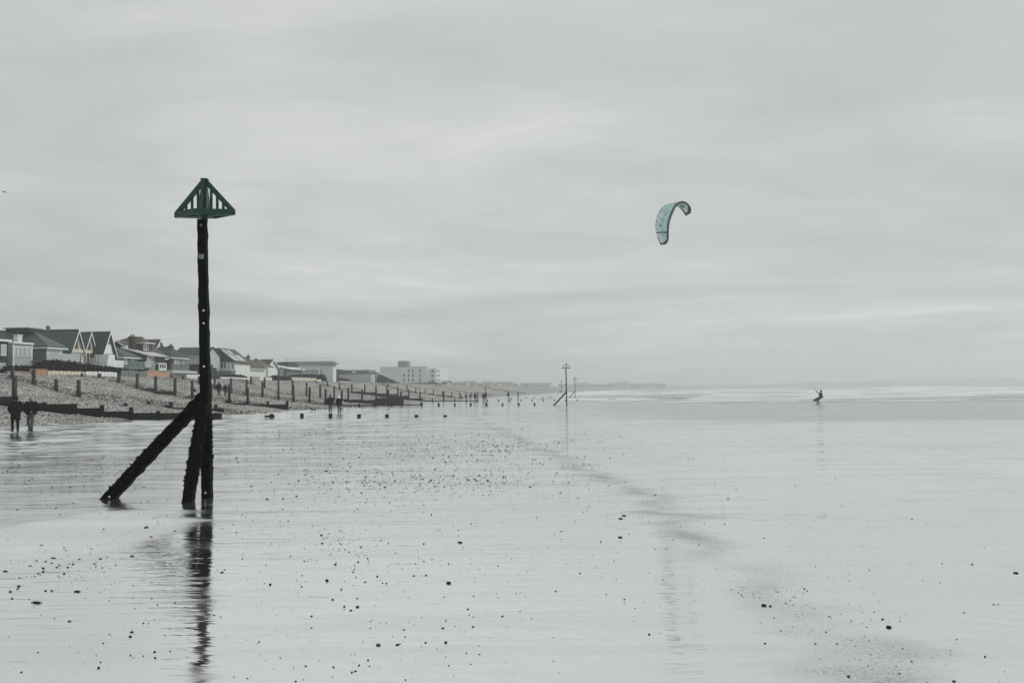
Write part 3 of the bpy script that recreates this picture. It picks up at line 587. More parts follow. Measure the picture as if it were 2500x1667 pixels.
# 4 steep dark slate gable
X = -88; ya, yb = yx(248, X), yx(280.5, X); ze = zx(248, 864, X); zr = zx(264, 810, X); ym = (ya+yb)/2
h = house('house', 'steep dark slate gabled house with pale infill panel under its apex', X-4, ym)
box('wall', X-13, X, ya, yb, GZ-0.3, ze, white, h); gable_x(h, X-13, X, ya, yb, ze, zr, slate_dark, midgrey, white)
zm = zx(262, 841, X); k = (zm-ze)/(zr-ze)/1.0
poly_wall('gable_panel', [(X+0.004, ya+0.7, ze+0.1), (X+0.004, yb-0.8, ze+0.1), (X+0.004, yb-0.8-(ym-ya)*k*0.75, zm), (X+0.004, ya+0.7+(ym-ya)*k*0.55, zm)], (1,0,0), 0.05, white, h)
box('porch', X, X+2.5, yx(231, X), ya-0.1, GZ-0.3, zx(236, 866, X), white, h)
for a, b in ((233,238),(239,244)): wfront(h, X+2.5, a, b, 868, 888, midgrey, glass_pale)
for a, b in ((252,257),(260,263),(268,273)): wfront(h, X, a, b, 868, 884, white, glass_dark)
glass_balcony(h, X+4, 262, 302, 879, 896, white)
# 5 low bungalow with glass balcony
X = -87; ya, yb = yx(300, X), yx(338, X); ze = zx(300, 869, X); ym = (ya+yb)/2
h = house('bungalow', 'low grey bungalow with shallow hipped roof and long glass balcony', X-4, ym)
box('wall', X-9, X, ya, yb, GZ-0.3, ze-0.2, midgrey, h); hip(h, X-9, X, ya, yb, ze, zy(276, 846, ym), xy(262, ym), xy(278, ym), slate, 0.6)
wfront(h, X, 301, 311, 872, 889, white, glass_pale, 2); wfront(h, X, 319, 330, 872, 897, white, glass_pale, 2); wfront(h, X, 312, 317, 874, 890, darkgrey, glass_dark)
glass_balcony(h, X+3.5, 312, 352, 882, 897, plain('green_balcony_glass', (0.10, 0.14, 0.14), 0.1, 0.1, 1)); glass_balcony(h, X+3.6, 353, 370, 882, 896)
# 6 brown tiled house with dormer and brick chimney
X = -88.5; ya, yb = yx(342, X), yx(404, X); ze = zx(342, 869, X); ym = yx(366, X)
h = house('house', 'brown tiled house with big brick chimney, flat dormer and white balcony block', X-4, ym)
box('wall', X-14, X, ya, yb, GZ-0.3, ze-0.2, brick_red, h); hip(h, X-14, X, ya, yb, ze, zy(330, 822, (ya+yb)/2), xy(318, (ya+yb)/2), xy(346, (ya+yb)/2), tile_brown, 0.5)
Yw = ya-1.0; x0, x1 = xy(270, Yw), xy(305, Yw); zw = zy(287, 845, Yw); zp = zy(287, 831, Yw); xm = (x0+x1)/2
box('wing_wall', x0, x1, Yw, Yw+6, GZ-0.3, zw, brick_red, h); poly_wall('wing_gable', [(x0, Yw, zw), (x1, Yw, zw), (xm, Yw, zp)], (0,1,0), 0.2, brick_red, h)
for a in (x0-0.3, x1+0.3):
    roof_slab('wing_roof', [(a, Yw-0.4, zw-0.15), (xm, Yw-0.4, zp+0.05), (xm, Yw+6, zp+0.05), (a, Yw+6, zw-0.15)], tile_brown, h)
    mb = MB(); p, q = Vector((a, Yw-0.45, zw-0.12)), Vector((xm, Yw-0.45, zp+0.08)); mb.add([p, q, q+Vector((0,0,-.3)), p+Vector((0,0,-.3)), p+Vector((0,-.06,0)), q+Vector((0,-.06,0)), q+Vector((0,-.06,-.3)), p+Vector((0,-.06,-.3))], BOXF); mb.build('bargeboard', white, h)
chimney(h, 313, 325, 823, 860, Yw-0.4); Yd = ya+0.5
box('dormer', xy(326, Yd), xy(350, Yd), Yd, Yd+3.2, zy(340, 856, Yd), zy(340, 838, Yd), slate_dark, h); xd = xy(350, Yd)
box('dormer_roof', xy(325, Yd), xd+0.5, Yd-0.2, Yd+3.5, zy(340, 838, Yd)+0.002, zy(340, 836, Yd), white, h); wfront(h, xd, 350, 355, 839, 855, white, glass_dark); wfront(h, xd, 356, 362, 839, 855, white, glass_dark)
mb = MB(); mb.tube([(xy(306, Yw-1), Yw-1, zy(306, 857, Yw)), (xy(306, Yw-1), Yw-1, zy(306, 844, Yw))], [0.45, 0.45], 14); mb.build('flue_cowl', cream, h)
xs0, xs1 = xy(333, Yw-2), xy(357, Yw-2); zt = zy(340, 868, Yw-2)
box('annex_wall', xs0-2, xs1, Yw-2, Yw+5, GZ-0.3, zt, brick_red, h); roof_slab('annex_roof', [(xs0-3, Yw-2.4, zt+1.6), (xs1+0.7, Yw-2.4, zt+0.05), (xs1+0.7, Yw+5.4, zt+0.05), (xs0-3, Yw+5.4, zt+1.6)], palegrey, h)
wfront(h, xs1, 358, 366, 871, 883, white, glass_pale); wfront(h, xs1, 369, 375, 872, 884, white, glass_dark)
gx0, gy0, gy1 = X-6, yx(378, X-4), yx(398, X-4); gable_x(h, X-12, X-4, gy0, gy1, zx(386, 850, X-4), zx(386, 829, X-4), tile_brown, white, white)
Yb = yx(389, -83.5); xb = -83.5
box('balcony_block', xy(364, Yb), xb, Yb, yx(407, xb), GZ-0.3, zy(376, 886, Yb), white, h)
for a in (391, 396, 401): wfront(h, xb, a, a+2.6, 889, 898, darkgrey, glass_dark)
wside(h, Yb, 380, 387, 889, 905, darkgrey, glass_dark)
# 7 dark hipped house
X = -88; ya, yb = yx(415, X), yx(452, X); ze = zx(415, 870, X); ym = (ya+yb)/2
h = house('house', 'dark painted house with hipped slate roof and three white windows', X-4, ym)
box('wall', X-10, X, ya, yb, GZ-0.3, ze-0.2, darkgrey, h); hip(h, X-10, X, ya, yb, ze, zy(400, 846, ym), xy(393, ym), xy(414, ym), slate_dark, 0.6); chimney(h, 410, 418, 846, 858, ym-0.5)
for a, b in ((424,432),(433,440),(443,450)): wfront(h, X, a, b, 873, 888, white, glass_pale)
glass_balcony(h, X+3.5, 420, 462, 889, 901, plain('green_balcony_glass', (0.10, 0.14, 0.14)))
# 8 long dark roof
Y = 196; x0, x1 = xy(423, Y), xy(500, Y); ze = zy(460, 867, Y); zr = zy(460, 849, Y+4)
h = house('house', 'long dark roofed house with white boarded side wall behind the beacon post', (x0+x1)/2, Y+4)
box('wall', x0, x1, Y, Y+8, GZ-0.3, ze, board_white, h); gable_x(h, x0, x1, Y, Y+8, ze, zr, slate_dark, board_white)
box('gutter', x0, x1+0.3, Y-0.55, Y-0.40, ze-0.32, ze-0.18, white, h); mb = MB(); px = xy(489, Y+4); mb.tube([(px, Y+4, zr), (px, Y+4, zr+1.3)], [0.12, 0.12], 8); mb.build('flue', darkgrey, h)
Yg = 178; box('garden_room', xy(456, Yg), xy(494, Yg), Yg, Yg+5, GZ-0.3, zy(470, 889, Yg), darkgrey, h)
# 9 slate hung gable with rooflights
Y = 205; P = lambda u, v, dy=0: atY(u, v, Y+dy)
h = house('house', 'white house with slate hung gable and rooflights on its long sloping roof', P(545, 890).x, Y+4)
x0, x1 = P(516, 880).x, P(574, 880).x; ze = P(574, 884).z; zr = P(527, 850).z
box('wall', x0, x1, Y, Y+9, GZ-0.3, ze, white, h)
poly_wall('gable', [(P(519, 884).x, Y-0.05, ze), (x1, Y-0.05, ze), (P(534, 850).x, Y-0.05, zr), (P(519, 850).x, Y-0.05, zr)], (0,-1,0), 0.12, slate_dark, h)
a, b = Vector((P(533, 850).x, Y-0.3, zr+0.1)), Vector((x1+0.5, Y-0.3, ze-0.1)); dy = Vector((0, 9.5, 0))
rf = roof_slab('roof', [a, b, b+dy, a+dy], tile_brown, h)
for s0, s1, t0, t1 in ((0.12,0.42,0.5,2.2),(0.12,0.42,3.0,5.0),(0.46,0.86,0.4,3.4),(0.46,0.86,4.0,7.2)):
    n_ = Vector((0,0,0.06)); q = [a.lerp(b, s0)+Vector((0,t0,0))+n_, a.lerp(b, s1)+Vector((0,t0,0))+n_, a.lerp(b, s1)+Vector((0,t1,0))+n_, a.lerp(b, s0)+Vector((0,t1,0))+n_]; roof_slab('rooflight', q, glass_rail, h, 0.05)
wside(h, Y, 524, 553, 885, 899, white, glass_dark, 4); wside(h, Y, 556, 562, 885, 900, white, glass_pale); wside(h, Y, 566, 570, 886, 900, white, glass_dark)
wside(h, Y, 530, 540, 905, 922, white, glass_dark); box('terrace', P(528, 900).x, P(577, 900).x, Y-3, Y-0.2, P(550, 906).z-0.3, P(550, 905).z, midgrey, h)
# 10 brown roof with solar panels
Y = 216; x0, x1 = xy(563, Y), xy(611, Y); ze = zy(590, 898, Y); zr = zy(590, 872, Y+4.5)
h = house('bungalow', 'white bungalow with brown roof carrying two blue solar panels', (x0+x1)/2, Y+4)
box('wall', x0, x1, Y, Y+9, GZ-0.3, ze, white, h); hip(h, x0, x1, Y, Y+9, ze, zr, x0+0.5, xy(603, Y+4.5), tile_brown, 0.5); chimney(h, 558, 564, 866, 878, Y+4, brick_red, 1); chimney(h, 602, 606, 870, 878, Y+4.2, brick_red, 1)
for u0, u1 in ((574, 585), (586, 598)):
    zl, zh = zy(580, 896, Y), zy(580, 885, Y+1.8); pa, pb = xy(u0, Y+1), xy(u1, Y+1); roof_slab('solar_panel', [(pa, Y+0.1, ze+0.28), (pb, Y+0.1, ze+0.28), (pb, Y+2.3, ze+0.28+2.2*(zr-ze)/4.5), (pa, Y+2.3, ze+0.28+2.2*(zr-ze)/4.5)], solar, h, 0.06)
wside(h, Y, 602, 606, 900, 913, white, glass_dark)
# 11 red roof and dark gable pair
Y = 232; x0, x1 = xy(604, Y), xy(636, Y); h = house('house', 'house with faded red tiled roof between solar roof and dark gable', (x0+x1)/2, Y+4)
box('wall', x0, x1, Y, Y+8, GZ-0.3, zy(620, 895, Y), white, h); hip(h, x0, x1, Y, Y+8, zy(620, 895, Y), zy(620, 875, Y+4), x0+0.5, xy(626, Y+4), tile_red, 0.5)
wside(h, Y, 622, 632, 898, 908, white, glass_pale, 2)
Y = 240; x0, x1 = xy(626, Y), xy(652, Y); h = house('house', 'small dark gabled house with white railed balcony', (x0+x1)/2, Y+4)
box('wall', x0, x1, Y, Y+8, GZ-0.3, zy(640, 896, Y), white, h); gable_x(h, x0, x1, Y, Y+8, zy(640, 896, Y), zy(640, 878, Y+4), slate_dark, white, white)
box('balcony_block', xy(634, Y-4), xy(655, Y-4), Y-4, Y-0.3, GZ-0.3, zy(645, 897, Y-4), white, h); wside(h, Y-4, 640, 645, 914, 922, white, glass_dark); wside(h, Y-4, 648, 652, 914, 922, white, glass_dark)
# 12 grey modern house with lean-to roof
Y = 250; h = house('house', 'grey modern house with white edged sloping flat roof', xy(680, Y), Y+4)
x0, x1 = xy(655, Y), xy(702, Y); box('wall', x0, x1, Y, Y+12, GZ-0.3, zy(702, 901, Y), midgrey, h)
poly_wall('gable', [(x0, Y, zy(702, 901, Y)), (x1, Y, zy(702, 901, Y)), (x0, Y, zy(655, 890, Y))], (0,1,0), 0.2, midgrey, h)
roof_slab('roof', [(x0-0.5, Y-0.6, zy(654, 888, Y)), (xy(710, Y), Y-0.6, zy(710, 899, Y)), (xy(710, Y), Y+12.5, zy(710, 899, Y)), (x0-0.5, Y+12.5, zy(654, 888, Y))], white, h, 0.35)
box('upper_storey', xy(660, Y+6), xy(704, Y+6), Y+6, Y+14, GZ, zy(680, 884, Y+6), slate_dark, h)
wside(h, Y, 657, 663, 901, 913, darkgrey, glass_dark); wside(h, Y, 664, 674, 900, 915, white, palegrey); wside(h, Y, 683, 692, 901, 918, white, glass_pale, 2); wside(h, Y, 693, 700, 902, 917, midgrey, glass_dark)
# 13 long white hall
Y = 285; h = house('hall', 'large white flat roofed hall with grey roof edge and rooftop railing', xy(760, Y), Y+8, 'building')
x0, x1 = xy(690, Y), xy(813, Y); zt = zy(760, 889, Y); box('wall', x0, x1, Y, Y+3.5, GZ-0.3, zt, white, h)
zr = zy(760, 882, Y); a, b = x0-1, xy(820, Y); mb = MB(); mb.add([(a, Y-1.2, zt+0.003), (b, Y-1.2, zt+0.003), (b, Y+4.5, zt+0.003), (a, Y+4.5, zt+0.003), (a+0.5, Y-0.2, zr), (b-1.2, Y-0.2, zr), (b-1.2, Y+3.5, zr), (a+0.5, Y+3.5, zr)], BOXF); mb.build('roof', midgrey, h)
rl = MB()
for i in range(9): xx_ = xy(702+14*i, Y+1); rl.box(xx_-0.03, xx_+0.03, Y+0.97, Y+1.03, zr, zr+1.0)
rl.box(x0, xy(814, Y+1), Y+0.97, Y+1.03, zr+1.0, zr+1.06); rl.build('roof_railing', metal_grey, h)
box('annex', xy(700, Y-4), xy(777, Y-4), Y-4, Y-0.1, GZ-0.3, zy(740, 902, Y-4), palegrey, h)
for u in (748, 764, 774): wside(h, Y-4, u-2, u+2, 905, 907.5, darkgrey, glass_dark)
# 14 grey blue block
Y = 335; h = house('office_block', 'low blue grey block with window strip behind the bushes', xy(860, Y), Y+8, 'building')
box('wall', xy(823, Y+6), xy(901, Y+6), Y+6, Y+16, GZ-0.3, zy(860, 903, Y+6), midgrey, h); box('front_wing', xy(822, Y), xy(906, Y), Y, Y+5.8, GZ-0.3, zy(860, 914, Y), palegrey, h)
box('stair_tower', xy(814, Y-2), xy(823, Y-2), Y-2, Y+5, GZ-0.3, zy(818, 901, Y-2), darkgrey, h); box('end_wing', xy(901.5, Y+6), xy(917, Y+6), Y+6.5, Y+12, GZ-0.3, zy(905, 908, Y+6), midgrey, h)
wside(h, Y+6, 834, 858, 906, 912, midgrey, glass_dark, 4); wside(h, Y+6, 872, 898, 906, 912, midgrey, glass_dark, 4); wside(h, Y+6, 860, 867, 906.5, 909.5, white, white); wside(h, Y, 888, 894, 916, 918, white, white)
# 15 white apartment block
Y = 570; h = house('apartment_block', 'white four storey apartment block with grey rooftop tank room', xy(1000, Y), Y+10, 'building')
x0, x1 = xy(928, Y), xy(1042, Y); zt = zy(1000, 896.5, Y); box('wall', x0, x1, Y, Y+30, GZ-0.3, zt, white, h)
x2 = xy(1064, Y+3); box('front_wing', x1+0.01, x2, Y+3, Y+45, GZ-0.3, zt-0.6, white, h); box('parapet', x0-0.2, x1+0.2, Y-0.2, Y+30.2, zt+0.003, zt+0.4, palegrey, h)
box('tank_room', xy(971.5, Y+6), xy(995, Y+6), Y+6, Y+14, zt+0.41, zy(980, 881, Y+6), midgrey, h)
for i, v in enumerate((901, 912.5, 924)):
    for u in (986, 997.5, 1008, 1025):
        if (u, i) != (986, 0): wside(h, Y, u-2, u+2.2, v, v+7.5, palegrey, glass_dark, 2)
    wside(h, Y+3, 1053, 1059, v+1, v+8.5, palegrey, glass_dark, 2)
    wfront(h, x2, 1064.6, 1068.5, v+1, v+7, white, glass_dark, 1); wfront(h, x2, 1070, 1074, v+1, v+7, white, glass_dark, 1)
for u in (936, 950): wside(h, Y, u-1, u+1, 904, 907, white, glass_dark)
# far hazy seafront
far = [(1078,1091,940,929,470,'slate'),(1092,1140,943,931.5,700,'white'),(1126,1157,944,930.5,760,'slate'),(1103,1118,944.5,938.5,640,'cream'),(1157,1180,945,934,900,'brown'),(1176,1198,945,930.5,980,'slate'),(1198,1216,946,932.5,1000,'cream'),(1214,1248,946,931,1050,'white'),(1248,1262,946.5,935,1000,'brown'),(1270,1300,947,934.5,1200,'slate'),(1290,1343,947,934,1280,'brown'),(1362,1382,948,936.5,1350,'slate'),(1384,1402,948,938,1400,'white'),(1404,1434,947,934.2,1500,'slate'),(1434,1456,947,936.6,1560,'brown'),(1455,1490,946,937,1650,'slate'),(1486,1510,946,934.6,1750,'cream'),(1508,1536,945,931.8,1800,'white'),(1535,1565,945,935.5,1850,'slate'),(1562,1600,944,935.2,1900,'white'),(1600,1624,943,936.4,1950,'slate')]
fr = {'slate': (slate, palegrey, 'slate roofed'), 'white': (slate_dark, white, 'white walled'), 'brown': (tile_brown, midgrey, 'brown roofed'), 'cream': (tile_red, cream, 'cream walled')}
far_slate = plain('hazed_far_roof', (0.24, 0.27, 0.28), 0.8, 0.2, 0.2); far_brown = plain('hazed_far_tile', (0.27, 0.25, 0.23), 0.8, 0.2, 0.2)  # far roof colours lightened, distance haze put into the base colour
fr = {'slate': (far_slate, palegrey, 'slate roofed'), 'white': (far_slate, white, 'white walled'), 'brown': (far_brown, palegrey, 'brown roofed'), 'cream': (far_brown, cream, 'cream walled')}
order = {}
for u0, u1, vb, vt, Y, kk in far:
    rm, wm, nm = fr[kk]; order[kk] = order.get(kk, 0)+1
    wd = 'pale low %s house fading into haze along the far shore' % nm
    x0, x1 = xy(u0, Y), xy(u1, Y); zt = zy((u0+u1)/2, vt, Y); zb = min(zy((u0+u1)/2, vb, Y), 4.0); ze = zb + (zt-zb)*0.66
    h = empty('house', ((x0+x1)/2, Y, zb), wd, 'house', 'hazy %s houses far along the shore' % nm)
    box('wall', x0, x1, Y, Y+12, zb-3, ze, wm, h); gable_x(h, x0, x1, Y, Y+12, ze, zt, rm, wm, None, 0.6, 0.5)
    n = max(2, int((u1-u0)/7))
    for i in range(n): a = u0+(u1-u0)*(i+0.3)/n; b = u0+(u1-u0)*(i+0.65)/n; box('window', xy(a, Y), xy(b, Y), Y-0.1, Y-0.002, zb+(ze-zb)*0.35, zb+(ze-zb)*0.8, glass_dark, h)
# ------------------------------------------------------------------ garden walls, fences, hedges
def gwall(name, label, cat, X, u0, u1, vt, mat, panels=0, gap=darkgrey, th=0.25, vt2=None, lift=0.0):
    y0, y1 = yx(u0, X, 915), yx(u1, X, 915); z0 = zx(u0, vt, X); z1 = zx(u1, vt2 or vt, X); zm = (z0+z1)/2
    o = empty(name, (X, (y0+y1)/2, GZ), label, cat, 'garden walls and fences above the shingle')
    if not panels:
        box('wall', X-th, X, y0, y1, GZ-0.5, zm, mat, o); box('coping', X-th-0.05, X+0.05, y0-0.02, y1+0.02, zm+0.002, zm+0.09, mat, o)
    else:
        k = (y1-y0)/panels; box('backing', X-th, X-0.08, y0, y1, GZ-0.5, zm-0.05, gap, o)
        for i in range(panels): box('panel', X-0.075, X, y0+k*i+0.06, y0+k*(i+1)-0.06, GZ-0.45, zm+random.uniform(-0.03, 0.03), mat, o)
    return o
gwall('garden_wall', 'low buff garden wall beside the terracotta panel', 'wall', -70, 20, 76, 908, tan)
gwall('garden_wall', 'terracotta garden wall next to the cream panel fence', 'wall', -68, 77, 116, 902.5, terracotta)
gwall('garden_fence', 'cream panelled garden fence below the long dark hedge', 'fence', -68, 117, 208, 906, cream, 10, darkgrey)
gwall('garden_fence', 'white panelled fence between the cream fence and a grey gap', 'fence', -68, 209.5, 238, 906.5, white, 4, midgrey)
gwall('garden_fence', 'longer white panelled fence next to the blue grey wall', 'fence', -68, 240, 286, 908, white, 6, midgrey)
gwall('garden_wall', 'blue grey garden wall with upright ribs', 'wall', -69, 296, 357, 905, midgrey, 7, darkgrey)
gwall('garden_wall', 'salmon pink garden wall under the white balcony block', 'wall', -69.5, 358, 414, 907, salmon)
gwall('garden_fence', 'white slatted fence beside the flat roofed garage', 'fence', -70, 456, 488, 914, white, 8, palegrey)
X = -72; y0, y1 = yx(410, X), yx(455, X); o = empty('garage', (X, y0, GZ), 'white flat roofed garage with wide pale fascia', 'garage')
box('wall', X-5, X, y0, y1, GZ-0.5, zx(430, 911, X), white, o); box('roof', X-5.5, X+1.0, y0-0.5, y1+2, zx(430, 911, X)+0.003, zx(430, 904.5, X), palegrey, o); wfront(o, X, 414, 422, 915, 927, tan, glass_dark, 2)
gwall('garden_wall', 'long low white wall below the solar panel bungalow', 'wall', -70, 540, 614, 922, white); gwall('garden_wall', 'short tan wall between white walls', 'wall', -70, 615, 633, 920.5, tan)
gwall('garden_wall', 'white rendered wall below the balcony house', 'wall', -70, 634, 664, 922, white); gwall('garden_wall', 'dark fence panels beside the beacon post', 'wall', -72, 514, 529, 899, darkgrey)
gwall('garden_wall', 'cream garden wall below the white hall', 'wall', -71, 710, 772, 922.5, cream); gwall('garden_wall', 'white end wall beside the cream wall of the hall', 'wall', -71, 773, 784, 927, white)
gwall('garden_wall', 'small white rounded wall with window slots', 'wall', -73, 787, 808, 931, white, 4, palegrey); gwall('garden_wall', 'pinkish white wall at the foot of the bushes', 'wall', -73, 828, 858, 931, plain('pink_white_render', (0.66, 0.60, 0.60)))
leaf_dark = plain('dark_hedge_leaf', (0.012, 0.010, 0.008), 0.8, 0.5, 1.5, spec=0.1); leaf_green = plain('dull_green_leaf', (0.018, 0.026, 0.020), 0.8, 0.5, 1.2, spec=0.1); leaf_pale = plain('grey_green_scrub', (0.075, 0.088, 0.065), 0.8, 0.4, 0.8, spec=0.1)
bark = plain('bark', (0.06, 0.05, 0.04), 0.9, 0.3, 5)
def foliage(blobs, n, size, shell=0.55):
    v = []; f = []; tot = sum(b[3]*b[4]*b[5] for b in blobs)
    for (cx, cy, cz, rx, ry, rz) in blobs:
        for _ in range(max(20, int(n*rx*ry*rz/tot))):
            d = Vector((random.gauss(0,1), random.gauss(0,1), random.gauss(0,1))).normalized(); r = shell + (1-shell)*random.random() if random.random() < 0.8 else random.random()*shell
            r *= random.uniform(0.92, 1.08); c = Vector((cx+d.x*rx*r, cy+d.y*ry*r, cz+d.z*rz*r))
            if c.z < GZ-0.6: continue
            a = Vector((random.gauss(0,1), random.gauss(0,1), random.gauss(0,1))).normalized(); b = a.cross(Vector((random.gauss(0,1), random.gauss(0,1), random.gauss(0,1)))).normalized(); s = size*random.uniform(0.5, 1.3); m = len(v)
            v += [c-a*s, c+b*s*0.6, c+a*s, c-b*s*0.6]; f.append((m, m+1, m+2, m+3))
    return v, f
def hedge(name, label, cat, X, prof, mat, n, size=0.28, depth=1.4, core=True, Y=None):
    """prof: photo points (u, vtop) along the plane X (or Y)."""
    blobs = []; stems = MB(); c0 = None; cores = MB()
    us = np.arange(prof[0][0], prof[-1][0]+0.1, 5.0 if Y is None else 7.0)
    for u in us:
        vt = float(np.interp(u, [p[0] for p in prof], [p[1] for p in prof])) + random.uniform(-0.7, 0.7)
        p = atX(u, vt, X) if Y is None else atY(u, vt, Y); hgt = max(0.8, p.z-GZ+0.4); q = (p.x, p.y, p.z-hgt/2); c0 = c0 or q
        rr = 1.0 if Y is None else 2.0
        blobs.append((q[0], q[1], q[2], depth, max(rr, 1.0), hgt/2)); stems.tube([(q[0], q[1], GZ-0.4), (q[0]+random.uniform(-.2,.2), q[1]+random.uniform(-.2,.2), q[2]+hgt*0.25)], [0.09, 0.03], 5)
    o = empty(name, (c0[0], c0[1], GZ), label, cat)
    v, f = foliage(blobs, n, size); obj('foliage', v, f, mat, o); stems.build('stems', bark, o); return o
hedge('hedge', 'long dark clipped hedge below the cream gabled house', 'hedge', -72, [(90,898),(98,886),(110,878.5),(125,877.5),(150,879.5),(180,883),(215,888),(250,892),(285,896.5),(318,907)], leaf_dark, 26000, 0.17)
hedge('hedge', 'low dark hedge under the grey boarded window box', 'hedge', -72, [(28,893),(55,892),(90,893)], leaf_dark, 5000, 0.22)
hedge('hedge', 'dark low hedge on the flat roof edge below the bungalow balcony', 'hedge', -73, [(316,904),(335,902),(352,904)], leaf_dark, 2600, 0.2)
hedge('hedge', 'dark green hedge below the rooflight house', 'hedge', -72, [(541,917),(556,914),(585,915),(604,922)], leaf_green, 4500, 0.25)
hedge('shrub', 'dark spreading shrub in front of the grey modern house', 'shrub', -72, [(660,921),(670,916),(684,918),(700,919)], leaf_green, 4200, 0.25)
hedge('hedge', 'straight dark hedge in front of the white hall', 'hedge', -76, [(707,917),(720,914),(760,913),(790,914)], leaf_green, 8000, 0.3, Y=None)
hedge('shrub', 'dark bushes at the foot of the blue grey block', 'shrub', 0, [(800,922),(815,922),(835,923),(855,925)], leaf_green, 4500, 0.35, 1.6, Y=318)
hedge('shrub', 'big grey green scrub mound in front of the white apartment block', 'shrub', 0, [(852,924),(866,920),(880,917),(895,919),(905,914),(916,917),(925,913),(936,919),(948,925),(960,931),(970,936)], leaf_pale, 15000, 0.4, 2.6, Y=345)
hedge('shrub', 'long hazy scrub strip at the foot of the white apartment block', 'shrub', 0, [(972,937),(1000,935.5),(1040,934.5),(1052,932),(1064,933),(1078,938)], leaf_pale, 7000, 0.5, 2.6, Y=480)
# lamp posts by the hall
for u, vt, X, lab in ((737, 902, -72, 'thin pale pole beside the white hall'), (772, 908, -71, 'dark topped lamp pole at the end of the cream wall')):
    y = yx(u, X); zt = zx(u, vt, X); o = empty('lamp_post', (X, y, GZ), lab, 'lamp post'); mb = MB(); mb.tube([(X, y, GZ-0.3), (X, y, zt)], [0.06, 0.045], 6); mb.build('pole', metal_grey, o); mb = MB(); mb.tube([(X, y, zt), (X, y, zt+0.12), (X, y, zt+0.3)], [0.06, 0.16, 0.05], 8); mb.build('lamp_head', darkgrey, o)
# ------------------------------------------------------------------ people
def remeshed(mb, voxel, name):
    me = bpy.data.meshes.new(name); me.from_pydata(mb.v, [], mb.f); me.update()
    o = bpy.data.objects.new(name, me); C.objects.link(o)
    md = o.modifiers.new('r', 'REMESH'); md.mode = 'VOXEL'; md.voxel_size = voxel
    sm = o.modifiers.new('s', 'SMOOTH'); sm.iterations = 2; sm.factor = 0.5
    dg = bpy.context.evaluated_depsgraph_get(); dg.update(); ev = o.evaluated_get(dg); nm = bpy.data.meshes.new_from_object(ev)
    bpy.data.objects.remove(o); bpy.data.meshes.remove(me); nm.name = name; nm.polygons.foreach_set('use_smooth', [True]*len(nm.polygons)); return nm
def cap(mb, p, r0, q, r1, n=10):
    p, q = Vector(p), Vector(q); d = (q-p).normalized()
    pts = [p-d*r0*0.9, p-d*r0*0.5, p, q, q+d*r1*0.5, q+d*r1*0.9]; mb.tube(pts, [r0*0.42, r0*0.87, r0, r1, r1*0.87, r1*0.42], n)
def ellring(mb, rings, n=16):      # rings: (centre, rx, ry)
    base = len(mb.v)
    for c, rx, ry in rings:
        for k in range(n): th = 2*math.pi*k/n; mb.v.append((c[0]+rx*math.cos(th), c[1]+ry*math.sin(th), c[2]))
    for i in range(len(rings)-1):
        for k in range(n): mb.f.append((base+i*n+k, base+i*n+(k+1) % n, base+(i+1)*n+(k+1) % n, base+(i+1)*n+k))
    mb.f.append(tuple(base+k for k in range(n))[::-1]); mb.f.append(tuple(base+(len(rings)-1)*n+k for k in range(n)))
def hand(mb, w_, dirv, s=1.0, side=1):
    w_ = Vector(w_); d = Vector(dirv).normalized(); a = d.cross(Vector((0,1,0))); a = (a if a.length > 0.1 else d.cross(Vector((1,0,0)))).normalized(); b = a.cross(d)
    cap(mb, w_, 0.026*s, w_+d*0.08*s, 0.036*s, 8)
    for k, ln in zip((-0.03, -0.010, 0.010, 0.028), (0.065, 0.078, 0.072, 0.055)):
        p = w_+d*0.10*s+a*k*s; cap(mb, p, 0.0105*s, p+d*ln*0.6*s+b*0.006, 0.010*s, 6); cap(mb, p+d*ln*0.6*s, 0.010*s, p+d*ln*s+b*0.022*s, 0.009*s, 6)
    p = w_+d*0.035*s+a*0.03*side*s; cap(mb, p, 0.012*s, p+d*0.045*s+a*0.025*side*s, 0.010*s, 6)
skin = plain('skin', (0.20, 0.135, 0.11), 0.6, 0.1, 6); hair_grey = plain('ash_hair', (0.34, 0.29, 0.26), 0.6, 0.3, 20); hair_dark = plain('dark_hair', (0.03, 0.022, 0.018), 0.6, 0.3, 20); hair_red = plain('dark_red_wool', (0.075, 0.018, 0.022), 0.8, 0.3, 20)
black_cloth = plain('black_cloth', (0.006, 0.0065, 0.007), 0.85, 0.4, 8, spec=0.1); jeans = plain('blue_jeans', (0.050, 0.074, 0.086), 0.85, 0.3, 8, spec=0.1); jeans_dark = plain('dark_jeans', (0.025, 0.035, 0.055), 0.85, 0.3, 8, spec=0.1); olive = plain('olive_trousers', (0.045, 0.052, 0.045), 0.85, 0.2, 8); navy = plain('navy_cloth', (0.008, 0.011, 0.018), 0.85, 0.3, 8, spec=0.1); shoe = plain('black_shoe', (0.006, 0.007, 0.008), 0.6, 0.3, 8); white_wool = plain('white_wool', (0.75, 0.76, 0.75), 0.9, 0.06, 10); wetsuit = plain('wetsuit_neoprene', (0.012, 0.015, 0.020), 0.5, 0.3, 8); rust = plain('rust_jacket', (0.13, 0.06, 0.05), 0.85, 0.3, 8)
